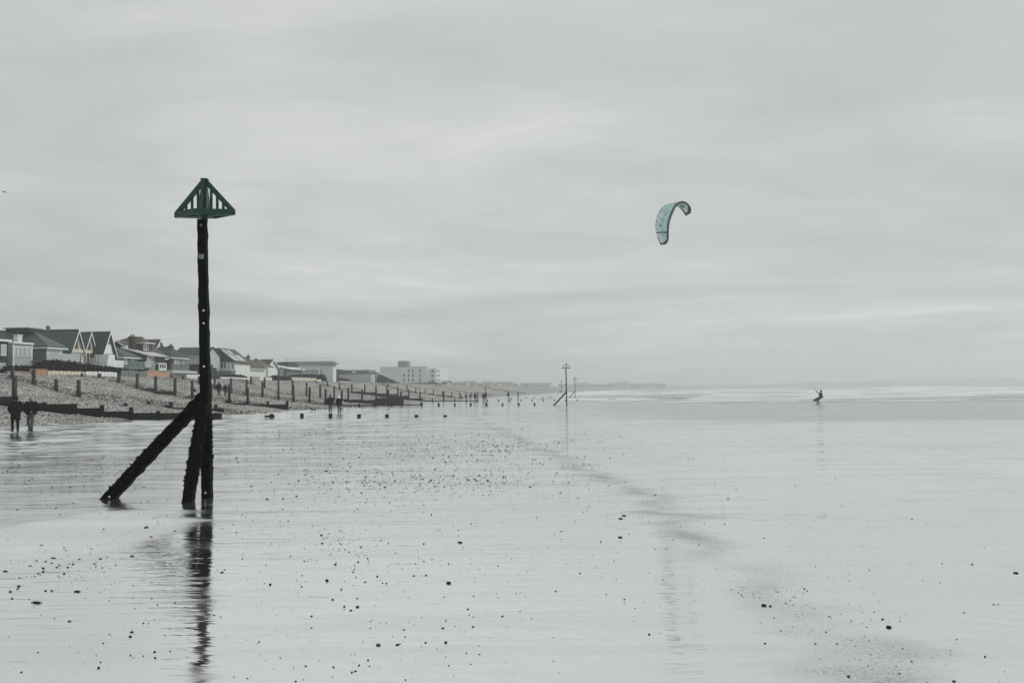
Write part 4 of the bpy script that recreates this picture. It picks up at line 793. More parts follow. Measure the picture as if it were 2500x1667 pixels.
def person(pos, rz, H, label, top, legs, headwear, coat_len=0.0, stride=0.25, arms='down', voxel=0.012, bulk=1.0, hairmat=hair_dark, swing=0.12, spread=0.10, group=None, puffy=1.0, facedir=0.0):
    """Standing or walking figure, facing -Y in its own frame. H metres tall."""
    s = H/1.75; r = empty('person', pos, label, 'person', group, rz)
    V_ = lambda x, y, z: Vector((x*s, y*s, z*s))
    st = stride/2
    hipz = 0.92; hips = {1: V_(0.09, 0, hipz), -1: V_(-0.09, 0, hipz)}
    kn = {1: V_(spread, -st*0.65-0.03, 0.50), -1: V_(-spread, st*0.15-0.05, 0.50)}
    an = {1: V_(spread*1.15, -st, 0.085), -1: V_(-spread*1.15, st, 0.10)}
    toe = {k: an[k] + V_(0.02*k, -0.17, -0.05) for k in an}
    sh = {k: V_(0.19*k*bulk, 0.0, 1.42) for k in (1, -1)}
    if arms == 'pockets': el = {k: V_(0.30*k*bulk, 0.06, 1.14) for k in (1, -1)}; wr = {k: V_(0.19*k*bulk, -0.10, 0.97) for k in (1, -1)}
    else: el = {k: V_(0.26*k*bulk, swing*k*0.4+0.02, 1.14) for k in (1, -1)}; wr = {k: V_(0.28*k*bulk, swing*k-0.06, 0.89) for k in (1, -1)}
    mb = MB()
    ellring(mb, [(V_(0,0.0,0.86), .13*s, .10*s), (V_(0,0,0.94), .165*s, .115*s), (V_(0,0,1.06), .145*s, .10*s), (V_(0,0,1.25), .165*s, .11*s), (V_(0,0,1.40), .17*s, .10*s), (V_(0,0,1.48), .09*s, .07*s)])
    cap(mb, V_(0,0,1.44), .06*s, V_(0,-0.01,1.56), .052*s); ellring(mb, [(V_(0,-.02,1.52), .03*s, .035*s), (V_(0,-.025,1.545), .055*s, .07*s), (V_(0,-.02,1.60), .070*s, .088*s), (V_(0,-.01,1.66), .077*s, .096*s), (V_(0,0,1.71), .070*s, .086*s), (V_(0,0.005,1.745), .035*s, .045*s)])
    cap(mb, V_(0,-.105,1.625), .014*s, V_(0,-.122,1.60), .017*s, 6); cap(mb, V_(-.02,-.095,1.568), .009*s, V_(.02,-.095,1.568), .009*s, 6)
    for k in (1, -1):
        cap(mb, V_(.076*k, 0.005, 1.645), .018*s, V_(.078*k, 0.01, 1.60), .014*s, 6)
        cap(mb, hips[k], .100*s, kn[k], .074*s); cap(mb, kn[k], .073*s, an[k], .058*s); cap(mb, an[k]+V_(0,0.03,-0.035), .045*s, toe[k], .034*s)
        cap(mb, sh[k], .062*s, el[k], .047*s); cap(mb, el[k], .045*s, wr[k], .033*s); hand(mb, wr[k], wr[k]-el[k], s, -k)
    me = remeshed(mb, voxel*s, 'body')
    for m in (skin, legs, shoe, top): me.materials.append(m)
    idx = []
    for p in me.polygons:
        c = p.center/s; zc = c.z
        idx.append(2 if zc < 0.13 else 1 if zc < 0.98 and abs(c.x) < 0.20 else 0 if zc > 1.50 or zc < 0.90 else 3)
    me.polygons.foreach_set('material_index', idx)
    b = bpy.data.objects.new('body', me); C.objects.link(b); b.parent = r
    # coat
    mb = MB(); hem = 0.86-coat_len; k2 = bulk*puffy
    ellring(mb, [(V_(0,0.01,hem), .185*s*k2*(1+coat_len*0.35), .145*s*k2), (V_(0,0.01,hem+0.1), .19*s*k2, .15*s*k2), (V_(0,0,1.08), .185*s*k2, .145*s*k2), (V_(0,0,1.28), .205*s*k2, .15*s*k2), (V_(0,0,1.40), .195*s*bulk, .13*s*bulk), (V_(0,0,1.475), .115*s, .095*s), (V_(0,0,1.51), .085*s, .085*s)])
    for k in (1, -1): cap(mb, sh[k]+V_(-.02*k,0,0), .085*s*puffy, el[k], .072*s*puffy); cap(mb, el[k], .070*s*puffy, wr[k]*0.96+el[k]*0.04, .055*s*puffy)
    me = remeshed(mb, max(voxel*1.2, 0.014)*s, 'coat'); me.materials.append(top); o = bpy.data.objects.new('coat', me); C.objects.link(o); o.parent = r
    # hair, hood or hat
    mb = MB(); g = 1.0 if headwear != 'hood' else 1.28
    ring = [(V_(0,0.045,1.54), .060*s*g, .055*s*g), (V_(0,0.03,1.60), .086*s*g, .088*s*g), (V_(0,0.022,1.665), .092*s*g, .100*s*g), (V_(0,0.012,1.725), .082*s*g, .094*s*g), (V_(0,0.012,1.775), .045*s, .05*s)]
    if headwear == 'hood': ring = [(V_(0,0.0,1.47), .125*s, .12*s)] + [(c-V_(0,0.035,0), a, bb) for c, a, bb in ring]
    if headwear == 'long': ring = [(V_(0,0.05,1.46), .10*s, .07*s)] + [(c-V_(0,0.012,0), a*1.36, bb*1.24) for c, a, bb in ring]
    ellring(mb, ring); me = remeshed(mb, max(voxel, 0.014)*s, 'hair'); me.materials.append(hairmat if headwear != 'hood' else top)
    o = bpy.data.objects.new('hair' if headwear not in ('hood', 'hat') else headwear, me); C.objects.link(o); o.parent = r
    return r
def stand(u, v, d=None):
    p = gpt(u, v) if d is None else atD(u, v, d); return (p.x, p.y, ground(p.x, p.y) if d else float(zs(p.x, p.y)))
TOCAM = YAW
def cz(u): return YAW - math.atan((u-1250)/FPX)        # facing the camera
p1 = stand(37, 1055); person(p1, cz(37)-0.25, 1.82, 'person in long black hooded coat and black trousers walking by the groyne', black_cloth, black_cloth, 'hood', 0.26, 0.22, 'pockets', 0.011, 1.0, puffy=1.2, spread=0.125)
p2 = stand(75, 1054); r2 = person(p2, cz(75)-0.45, 1.80, 'ash haired person in bulky black jacket and blue jeans walking', black_cloth, jeans, 'long', 0.0, 0.42, 'pockets', 0.011, 1.12, hair_grey, puffy=1.28, spread=0.13)
bd = obj('pocket_badge', boxv(0.09, 0.135, -0.24, -0.20, 1.00, 1.035), BOXF, palegrey, r2, world=False)
p3 = stand(806, 1008); person(p3, math.pi+YAW, 1.74, 'person with dark red hat, navy jacket and blue jeans walking away', navy, jeans_dark, 'hat', 0.0, 0.25, 'down', 0.014, 1.12, hair_red, puffy=1.1)
p4 = stand(828, 1009); r4 = person(p4, math.pi+YAW, 1.66, 'person in white hood and long dark coat walking away', black_cloth, olive, 'hat', 0.10, 0.2, 'down', 0.014, 1.0, white_wool, puffy=1.05)
mb = MB(); ellring(mb, [((0,0.05,1.38), .06, .05), ((0,0.05,1.43), .12, .11), ((0,0.02,1.50), .11, .10), ((0,0.02,1.58), .09, .09)]); mb.build('scarf', white_wool, r4, True, world=False)
mb = MB(); mb.tube([(-0.31,-0.06,0.98), (-0.31,-0.06,1.06), (-0.31,-0.06,1.14)], [0.05, 0.075, 0.03], 10); mb.build('white_mitten', white_wool, r4, True, world=False)
person(stand(534, 978, 108), math.pi+YAW, 1.72, 'broad person in dark coat on the shingle behind the groyne boards', navy, black_cloth, 'hood', 0.22, 0.15, 'down', 0.016, 1.15, puffy=1.1)
person(stand(550, 978, 108), math.pi+YAW, 1.50, 'shorter person in dark jacket beside the one in the dark coat', navy, black_cloth, 'hair', 0.0, 0.25, 'down', 0.016, 1.0, puffy=1.05, swing=0.2)
for u, v, d, Hh, lab, tp, lg, hw in ((1123, 974, 215, 1.75, 'faint walker beyond the last tall groyne post', navy, black_cloth, 'hair'), (1138, 981, 176, 1.75, 'distant walker in rust jacket behind the groyne stubs', rust, jeans_dark, 'hair'), (1149, 976, 205, 1.5, 'hazy smaller walker behind the rust jacket walker', navy, olive, 'hair'), (1160, 981, 176, 1.7, 'distant dark walker at the end of the low rail', navy, black_cloth, 'hood'), (1166, 979, 186, 1.75, 'pale grey clad walker beside the end of the low rail', midgrey, olive, 'hair'), (1180, 981, 174, 1.65, 'distant dark walker with companion close beside, stepping between stubs', black_cloth, black_cloth, 'hair'), (1185.5, 979.5, 182, 1.85, 'taller dark walker just behind the one between stubs', black_cloth, jeans_dark, 'hood'), (1241, 977, 196, 1.8, 'distant walker in dark coat with a dog', navy, black_cloth, 'hood'), (1264.5, 978, 200, 1.75, 'distant walker in grey green coat with pale legs, walking alone', olive, midgrey, 'hair'), (1186, 950, 330, 1.75, 'tiny walker high on the far shingle', navy, black_cloth, 'hair')):
    p = atD(u, v, d); g = ground(p.x, p.y); person((p.x, p.y, max(g, min(p.z, g+0.25)) if v > 960 else g), random.uniform(0, 6), Hh, lab, tp, lg, hw, 0.1 if hw == 'hood' else 0, 0.3, 'down', 0.03, 1.05, group='distant beach walkers', puffy=1.1)
def dog(pos, rz, L_, label, col):
    r = empty('dog', pos, label, 'dog', None, rz); s = L_/0.6; mb = MB(); q = lambda x, y, z: Vector((x*s, y*s, z*s))
    mb.tube([q(-.30,0,.36), q(-.24,0,.37), q(-.08,0,.35), q(.10,0,.36), q(.24,0,.40), q(.30,0,.44)], [.05*s, .095*s, .085*s, .11*s, .11*s, .07*s], 10)
    cap(mb, q(.26,0,.44), .07*s, q(.37,0,.53), .06*s); cap(mb, q(.37,0,.54), .065*s, q(.42,0,.53), .055*s); cap(mb, q(.44,0,.52), .036*s, q(.52,0,.50), .028*s)
    for k in (1, -1):
        cap(mb, q(.36,.05*k,.60), .022*s, q(.33,.075*k,.50), .028*s, 6)
        cap(mb, q(.22,.06*k,.34), .048*s, q(.20,.06*k,.18), .030*s, 8); cap(mb, q(.20,.06*k,.18), .026*s, q(.22+.03*k,.06*k,.03), .022*s, 8); cap(mb, q(.23+.03*k,.06*k,.022), .022*s, q(.26+.03*k,.06*k,.02), .02*s, 6)
        cap(mb, q(-.24,.06*k,.34), .062*s, q(-.18,.065*k,.22), .040*s, 8); cap(mb, q(-.18,.065*k,.22), .032*s, q(-.27,.065*k,.13), .024*s, 8); cap(mb, q(-.27,.065*k,.13), .022*s, q(-.25,.065*k,.03), .020*s, 8); cap(mb, q(-.25,.065*k,.022), .022*s, q(-.21,.065*k,.02), .02*s, 6)
    cap(mb, q(-.30,0,.39), .03*s, q(-.42,0,.46), .014*s, 8)
    me = remeshed(mb, 0.014*s, 'body'); me.materials.append(col); b = bpy.data.objects.new('body', me); C.objects.link(b); b.parent = r
    mb = MB(); mb.tube([q(.285,0,.455), q(.305,0,.475)], [.078*s, .076*s], 12); mb.build('collar', rust, r, world=False)
    return r
dog_coat = plain('black_dog_coat', (0.012, 0.012, 0.012), 0.8, 0.5, 12)
dog(stand(765, 1006), YAW+math.pi*0.93, 0.46, 'small black dog standing on the wet sand near the pair', dog_coat)
p = atD(1247, 978, 195); dog((p.x, p.y, float(zs(p.x, p.y))), YAW+0.5, 0.5, 'tiny hazy dog at the feet of a distant walker', dog_coat)
# ------------------------------------------------------------------ kite surfer, board, bar and kite
DR = 98.0
pr = gpt(2000, 987); DR = dpt(pr.x, pr.y)
def rp(x, y, dz=0.0): return atD(1960+x/19.6, 930+y/19.6, DR+dz)      # photo crop point at the rider's distance
r = empty('person', (pr.x, pr.y, float(zs(pr.x, pr.y))), 'kite surfer in dark wetsuit leaning back on the wet sand with arms raised', 'person')
inv = wpos(r).inverted(); q = lambda x, y, dz=0.0: inv @ rp(x, y, dz); RS = DR/98*1.12
mb = MB()
_cap, _ell = cap, ellring
cap = lambda m_, p_, a_, q_, b_, n_=10: _cap(m_, p_, a_*RS, q_, b_*RS, n_)
ellring = lambda m_, rg, n_=16: _ell(m_, [(c_, x_*RS, y_*RS) for c_, x_, y_ in rg], n_)
cap(mb, q(850,770), .15, q(858,690), .145, 14); cap(mb, q(858,690), .145, q(862,610), .155, 14); cap(mb, q(866,600), .11, q(868,545), .06); ellring(mb, [(q(870,545), .04, .05), (q(868,520), .075, .085), (q(870,485), .092, .105), (q(872,455), .085, .095), (q(874,436), .045, .05)])
cap(mb, q(828,500), .016, q(822,508), .018, 6)
for k, dz in ((0, -.20), (1, .20)):
    cap(mb, q(858,596,dz*.9), .078, q(765,606,dz*1.2), .058); cap(mb, q(765,606,dz*1.2), .055, q(660,480,dz*.9), .036); hand(mb, q(660,480,dz*.9), q(640,455,dz*.9)-q(660,480,dz*.9), 1.05)
cap(mb, q(848,790,-.1), .105, q(700,905,-.12), .078); cap(mb, q(700,905,-.12), .07, q(690,1070,-.12), .048); cap(mb, q(690,1085,-.12), .048, q(645,1102,-.12), .036)
cap(mb, q(850,795,.1), .105, q(705,925,.12), .078); cap(mb, q(705,925,.12), .07, q(798,1075,.12), .048); cap(mb, q(802,1088,.12), .046, q(768,1118,.12), .036)
cap, ellring = _cap, _ell
me = remeshed(mb, 0.018, 'body'); me.materials.append(wetsuit); b = bpy.data.objects.new('body', me); C.objects.link(b); b.parent = r
mb = MB(); ellring(mb, [(q(872,520)+Vector((0.02,0.02,0)), .105, .115), (q(872,470), .135, .15), (q(874,445), .12, .13), (q(876,426), .05, .055)]); mb.build('helmet', navy, r, True, world=False)
mb = MB(); a, b_ = q(842,745), q(846,700); mb.tube([a, b_], [.20, .20], 14); mb.build('harness', black_cloth, r, True, world=False)
# board under the arm
bo = empty('kite_board', rp(720, 850, -0.35), 'dark twin tip kite board carried across the surfer hips', 'board'); inv = wpos(bo).inverted()
A, B = rp(478, 950, -0.45), rp(968, 728, -0.30); ax = (B-A); Ln = ax.length; ax.normalize(); side = Vector((0.25, -0.25, 1)); side = (side - ax*side.dot(ax)).normalized(); nn = ax.cross(side); v = []
prof = [(0,.03),(.06,.10),(.15,.15),(.3,.185),(.5,.195),(.7,.185),(.85,.14),(.95,.10),(1,.06)]
for s, hw in prof:
    c = A+ax*Ln*s + nn*(0.10*(2*s-1)**2)
    v += [c+side*hw+nn*.012, c-side*hw+nn*.012, c-side*hw-nn*.012, c+side*hw-nn*.012]
f = [(i*4+j, i*4+(j+1) % 4, i*4+4+(j+1) % 4, i*4+4+j) for i in range(len(prof)-1) for j in range(4)] + [(3,2,1,0), tuple(len(v)-4+j for j in range(4))]
board_m = plain('dark_board', (0.020, 0.032, 0.034), 0.4, 0.3, 5); obj('deck', v, f, board_m, bo)
for s in (.38, .62): mb = MB(); c = A+ax*Ln*s-nn*.05; mb.beam(c-side*.09, c+side*.09, .09, .06, tuple(nn)); mb.build('foot_strap', black_cloth, bo)
for s in (.04, .96): mb = MB(); c = A+ax*Ln*s+nn*.03; mb.beam(c-side*.05, c+side*.05, .05, .02, tuple(nn)); mb.build('fin', black_cloth, bo)
b0, b1_ = rp(648, 452, -.28), rp(640, 448, .28)
cb = empty('control_bar', (b0+b1_)/2, 'dark kite control bar held up by the surfer', 'bar'); mb = MB(); mb.tube([b0, b1_], [.018, .018], 8); mb.build('bar', black_cloth, cb)
for e in (b0, b1_): mb = MB(); mb.tube([e-Vector((0,0,.04)), e, e+Vector((0,0,.04))], [.028, .036, .024], 8); mb.build('bar_end', navy, cb)
mb = MB(); mb.tube([rp(790,690), (b0+b1_)/2, rp(600,370)], [.008, .008, .008], 5); mb.build('depower_line', black_cloth, cb)
# kite
T = [0, .06, .13, .22, .32, .40, .47, .54, .60, .66, .72, .78, .84, .90, .95, 1.0]
LE = [(430,1322),(495,1285),(525,1205),(525,1010),(532,860),(556,720),(602,590),(652,470),(694,385),(745,315),(815,262),(900,240),(990,266),(1065,340),(1112,430),(1090,540)]
TE = [(350,1345),(300,1240),(255,1130),(225,1020),(207,880),(215,750),(245,620),(300,490),(370,385),(470,308),(585,290),(680,312),(760,348),(850,405),(925,500),(985,603)]
def kd(t, te=0.0): return DR - 1.5 - 3.0*math.cos(math.pi*t) + te*(0.5-1.0*t)
NT = 60; tt = np.linspace(0, 1, NT+1)
lex = np.interp(tt, T, [p[0] for p in LE]); ley = np.interp(tt, T, [p[1] for p in LE]); tex = np.interp(tt, T, [p[0] for p in TE]); tey = np.interp(tt, T, [p[1] for p in TE])
kk_ = np.array([.25, .5, .25])
def smooth(a):
    for _ in range(2): a = np.concatenate([[a[0]], np.convolve(a, kk_, 'valid'), [a[-1]]])
    return a
lex, ley, tex, tey = map(smooth, (lex, ley, tex, tey))
def kp(x, y, t, te): return atD(1580+x/10.454, 470+y/10.454, kd(t, te))
LEp = [kp(lex[i], ley[i], tt[i], 0) for i in range(NT+1)]; TEp = [kp(tex[i], tey[i], tt[i], 1) for i in range(NT+1)]
kc = sum(LEp, Vector())/len(LEp) - Vector((0, 0, 1.2))
kite = empty('kite', (LEp[0]+TEp[0])/2, 'pale turquoise inflatable power kite with dark edges flying over the beach', 'kite')
NS = 10
def ksurf(i, s, off=0.0):
    a, b = LEp[i], TEp[i]; c = a.lerp(b, s); t_ = (LEp[min(i+1, NT)]-LEp[max(i-1, 0)]).normalized(); n = t_.cross((b-a).normalized()).normalized()
    if n.dot(c-kc) < 0: n = -n
    edge = min(1, 4*tt[i], 4*(1-tt[i])); return c + n*(math.sin(math.pi*s**0.75)*0.11*(b-a).length*edge + off)
kite_cloth = plain('turquoise_ripstop', (0.60, 0.74, 0.74), 0.6, 0.06, 0.6); t_ = kite_cloth.node_tree; bs = t_.nodes['Principled BSDF']
tr = N(t_, 'ShaderNodeBsdfTranslucent'); tr.inputs[0].default_value = (0.70, 0.84, 0.84, 1); ms = N(t_, 'ShaderNodeMixShader'); ms.inputs[0].default_value = 0.55; L(t_, bs.outputs[0], ms.inputs[1]); L(t_, tr.outputs[0], ms.inputs[2]); L(t_, ms.outputs[0], t_.nodes['Material Output'].inputs['Surface'])
pale_cloth = plain('pale_kite_panel', (0.72, 0.82, 0.81), 0.6, 0.05, 0.6); t_ = pale_cloth.node_tree; bs = t_.nodes['Principled BSDF']
tr = N(t_, 'ShaderNodeBsdfTranslucent'); tr.inputs[0].default_value = (0.80, 0.90, 0.88, 1); ms = N(t_, 'ShaderNodeMixShader'); ms.inputs[0].default_value = 0.5; L(t_, bs.outputs[0], ms.inputs[1]); L(t_, tr.outputs[0], ms.inputs[2]); L(t_, ms.outputs[0], t_.nodes['Material Output'].inputs['Surface'])
kite_dark = plain('dark_kite_cloth', (0.014, 0.032, 0.042), 0.6, 0.2, 2); kite_grey = plain('grey_kite_print', (0.26, 0.36, 0.40), 0.7, 0.1, 2)
def kpatch(name, i0, i1, s0, s1, mat, off=0.012, parent=None, n=6, both=False, taper=None):
    v = []; f = []; ii = list(range(i0, i1+1))
    for j, i in enumerate(ii):
        sa, sb = (s0, s1) if taper is None else taper(j/max(1, len(ii)-1))
        for k in range(n+1): v.append(ksurf(i, sa+(sb-sa)*k/n, off))
    m = n+1; f = [(a*m+k, a*m+k+1, a*m+m+k+1, a*m+m+k) for a in range(len(ii)-1) for k in range(n)]
    o = obj(name, v, f, mat, parent or kite, smooth=True); md = o.modifiers.new('t', 'SOLIDIFY'); md.thickness = 0.006; md.offset = 0; return o
cuts = [0, 13, 22, 31, 40, 49, NT]
for a, b in zip(cuts[:-1], cuts[1:]):
    kpatch('canopy_panel', a, b, 0.0, 0.50, kite_cloth, 0); kpatch('canopy_panel', a, b, 0.503, 1.0, pale_cloth if a < 31 or a >= 40 else kite_cloth, 0)
mb = MB(); mb.tube(LEp, [0.05+0.11*math.sin(math.pi*min(1, max(0, 0.08+0.84*t)))**0.7 for t in tt], 10); mb.build('leading_edge', kite_dark, kite, True)
for i, r_ in ((13, .055), (49, .055)): mb = MB(); mb.tube([ksurf(i, s, -0.05) for s in np.linspace(0, 1, 8)], [r_*(1-0.5*s) for s in np.linspace(0, 1, 8)], 8); mb.build('strut', kite_dark, kite, True); kpatch('strut_band', i-1, i, 0.0, 1.0, kite_dark, 0.012); kpatch('strut_band', i-1, i, 0.0, 1.0, kite_dark, -0.012)
for i in (22, 31, 40): mb = MB(); mb.tube([ksurf(i, s, -0.06) for s in np.linspace(0, 1, 8)], [.05*(1-0.5*s) for s in np.linspace(0, 1, 8)], 8); mb.build('strut', kite_cloth, kite, True)
for sgn in (0.013, -0.013):
    kpatch('tip_patch', 0, 2, 0, 1, kite_dark, sgn); kpatch('tip_patch', 2, 6, 0, 0.42, kite_dark, sgn, taper=lambda q_: (0, 0.42-0.30*q_)); kpatch('tip_patch', 2, 8, 0.86, 1, kite_dark, sgn, taper=lambda q_: (0.80+0.16*q_, 1))
    kpatch('tip_patch', NT-2, NT, 0, 1, kite_dark, sgn); kpatch('tip_patch', NT-6, NT-2, 0, 0.4, kite_dark, sgn, taper=lambda q_: (0, 0.10+0.34*q_)); kpatch('tip_patch', NT-11, NT-2, 0.86, 1, kite_dark, sgn, taper=lambda q_: (0.95-0.17*q_, 1))
for i in (16, 20, 24, 28, 32): kpatch('trailing_edge_tab', i, i+1, 0.93, 1.0, kite_dark, 0.014)
kpatch('centre_patch', 39, 41, 0.0, 0.16, kite_dark, 0.014)
kpatch('grey_square', 18, 21, 0.46, 0.74, kite_grey, 0.014)
def letter(strokes, i0, s0, di, dsx):                 # strokes on the canopy in a small grid
    for (a0, b0_, a1, b1_) in strokes: kpatch('letter_stroke', i0+a0*di, i0+a1*di, s0+b0_*dsx, s0+b1_*dsx, kite_grey, 0.015, n=2)
letter([(0,0,1,.3),(1,0,2,.3),(2,0,3,1)], 23, 0.60, 1, 0.12); letter([(0,0,3,.3),(0,.5,1,1),(2,.5,3,1)], 23, 0.40, 1, 0.14); letter([(0,0,3,.3),(0,.4,1,1)], 28, 0.32, 1, 0.14); letter([(0,0,2,.4)], 28, 0.5, 1, 0.10)
for k in range(4): kpatch('letter_stroke', 15, 16, 0.30+0.13*k, 0.36+0.13*k, kite_grey, 0.015, n=2)
for k in range(5): kpatch('letter_stroke', 10, 11, 0.26+0.10*k, 0.31+0.10*k, kite_grey, 0.015, n=2)
for sgn in (0.016, -0.016):
    lg = kpatch('logo', 51, 54, 0.42, 0.72, kite_dark, sgn); kpatch('logo_mark', 52, 53, 0.50, 0.64, kite_cloth, sgn*1.5, lg)
line_m = plain('kite_line', (0.35, 0.36, 0.36), 0.6, 0.1, 1)
for P0, e in ((LEp[3], b0), (TEp[0], b0), (LEp[NT-3], b1_), (TEp[NT], b1_)):
    mb = MB(); mb.tube([P0, P0.lerp(e, .5)-Vector((0,0,.15)), e], [.0022, .0022, .0022], 4); mb.build('line', line_m, kite)
# ------------------------------------------------------------------ small things
# gull
p = atD(10.5, 469, 60); g = empty('gull', p, 'small dark gull gliding at the top of the picture, away from the kite', 'bird'); g.scale = (0.6, 0.6, 0.6); mb = MB()
mb.tube([(-.16,0,-.02),(-.08,0,0),(.04,0,.01),(.13,0,.02),(.18,0,.03)], [.015,.05,.06,.04,.012], 8); mb.build('body', navy, g, True, world=False)
for k in (1, -1): obj('wing', [(.07,.04*k,.02),(-.06,.04*k,.02),(.05,.30*k,.07),(-.06,.30*k,.06),(.0,.62*k,.02),(-.05,.60*k,.02),(.07,.04*k,.005),(-.06,.04*k,.005),(.05,.30*k,.055),(-.06,.30*k,.05),(.0,.62*k,.012),(-.05,.60*k,.012)], [(0,1,3,2),(2,3,5,4),(6,8,9,7),(8,10,11,9),(0,2,8,6),(2,4,10,8),(1,7,9,3),(3,9,11,5),(4,5,11,10)], midgrey, g, world=False)
# heap of blue gear on the shingle, dark bundle behind the post
p = atD(307, 985, 80); z = ground(p.x, p.y); g = empty('beach_gear', (p.x, p.y, z), 'crumpled blue and black heap of gear lying on the shingle', 'gear', None, YAW)
blue_m = plain('blue_tarpaulin', (0.10, 0.15, 0.21), 0.6, 0.4, 5); mb = MB(); ellring(mb, [((-.3,0,-.05), .45, .3), ((-.25,0,.08), .42, .26), ((-.1,0,.16), .28, .18), ((0.05,0,.22), .1, .08)], 12); obj('tarpaulin', [Vector(a)+Vector((random.gauss(0,.03),)*3) for a in mb.v], mb.f, blue_m, g, world=False)
mb = MB(); ellring(mb, [((.0,-.1,.05), .12, .12), ((.0,-.1,.2), .13, .12), ((.02,-.1,.3), .06, .06)], 10); mb.build('bag', navy, g, True, world=False); mb = MB(); mb.tube([(.05,-.15,.2),(.2,-.2,.1),(.3,-.2,-.02)], [.05,.06,.05], 8); mb.build('strap', navy, g, True, world=False)
p = atD(474.5, 966, 112); z = ground(p.x, p.y); g = empty('bundle', (p.x, p.y, z), 'dark peaked bundle on the shingle beside a groyne post', 'bundle'); mb = MB(); ellring(mb, [((0,0,-.1), .22, .2), ((.02,0,.12), .22, .18), ((0,0,.32), .13, .12), ((-.04,0,.5), .03, .03)], 12); mb.build('cover', black_cloth, g, True, world=False); mb = MB(); mb.tube([(-.2,-.16,.1),(.0,-.2,.16),(.2,-.16,.1)], [.02,.02,.02], 6); mb.build('cord', olive, g, True, world=False)
# pebbles lying on the wet sand: the largest one by one
peb_m = [plain('wet_pebble_dark', (0.022, 0.026, 0.027), 0.5, 0.5, 25, spec=0.3), plain('wet_pebble_grey', (0.06, 0.062, 0.06), 0.5, 0.5, 25, spec=0.3)]; peb_tan = plain('wet_pebble_tan', (0.20, 0.12, 0.06), 0.5, 0.4, 25)
def ico(seed, flat):
    bm = bmesh.new(); bmesh.ops.create_icosphere(bm, subdivisions=2, radius=1.0); rr = random.Random(seed)
    dirs = [(Vector((rr.gauss(0,1), rr.gauss(0,1), rr.gauss(0,1))).normalized(), rr.uniform(0.55, 0.95)) for _ in range(9)]
    for v in bm.verts:
        for dv, k in dirs:
            e = v.co.dot(dv)
            if e > k: v.co -= dv*(e-k)*0.8
        v.co.z *= flat
    me = bpy.data.meshes.new('pebble'); bm.to_mesh(me); bm.free(); me.polygons.foreach_set('use_smooth', [True]*len(me.polygons)); return me
PB = []
for ox, oy, s, pts in ((0, 1200, 3.357, [(250,610,24),(355,630,30),(355,655,26),(525,672,22),(600,593,22),(650,555,24),(555,620,22),(1083,528,34),(825,550,26),(155,775,32),(145,797,24),(375,812,24),(425,812,-28),(570,1062,30),(1068,1188,30),(1080,1150,34),(1268,1312,26),(1272,1360,26),(810,1440,26),(175,1478,22),(1820,660,26),(1200,297,42),(850,310,20),(1240,372,-32),(2215,760,26),(2190,62,30),(300,910,-1),(635,820,-2),(45,655,-3),(440,547,-4),(100,875,24),(315,670,20),(425,587,24),(465,620,22),(375,574,26),(300,565,20),(485,603,20),(1175,1345,16),(1070,1340,16),(1395,1305,15),(1090,1357,14),(775,592,-22),(525,468,18),(750,470,18),(240,880,16),(85,820,26)]),
                       (700, 1300, 4.273, [(420,500,42),(740,773,42),(668,810,34),(600,770,28),(957,1172,54),(775,150,28),(185,298,24),(745,305,26),(845,268,22),(1040,530,26),(1000,525,20),(820,515,26),(945,455,26),(570,590,24),(1430,300,22),(870,925,20),(872,995,18),(1630,995,34),(1945,980,26),(1660,915,18),(2250,872,28),(1230,1012,20),(1450,1145,30),(1155,1168,44),(1660,1143,40),(200,1390,28),(490,1400,26),(680,1455,26),(718,1443,28),(758,1380,26),(850,1328,26),(1920,1370,22),(1690,1385,20),(2010,1268,24),(1875,1255,20),(1240,1533,20),(478,1503,16),(155,562,24),(480,697,30),(735,685,26),(185,165,18),(40,245,20),(725,467,22),(1690,523,-5),(1808,102,-6),(865,1390,24),(1345,320,18),(693,412,22),(705,382,18),(1950,660,18),(1645,668,18),(1890,797,28),(1950,880,20),(1570,1210,14),(1405,1185,16),(260,990,18),(385,57,18),(565,117,20),(435,14,18)]),
                       (1500, 1200, 2.352, [(895,657,18),(858,653,-7),(1278,872,11),(1455,998,9),(1950,1088,22),(865,870,14),(1345,1060,20),(2178,647,12),(2305,468,-8),(517,180,8),(1770,511,9),(1870,521,8),(1655,900,10),(200,818,16),(1092,556,12),(835,607,8),(802,604,6),(1575,778,-9),(1360,740,9),(1298,702,8),(33,262,-10),(35,155,-11),(55,138,-12),(1573,1041,8),(2210,1090,7)])):
    for x, y, wd in pts: PB.append((ox+x/s, oy+y/s, wd/s if wd > 0 or wd < -15 else wd*100))
shapes = [ico(i, random.uniform(0.45, 0.75)) for i in range(8)]
for k, me in enumerate(shapes): me.materials.append(peb_m[k % 2])
tan_shape = ico(99, 0.6); tan_shape.materials.append(peb_tan)
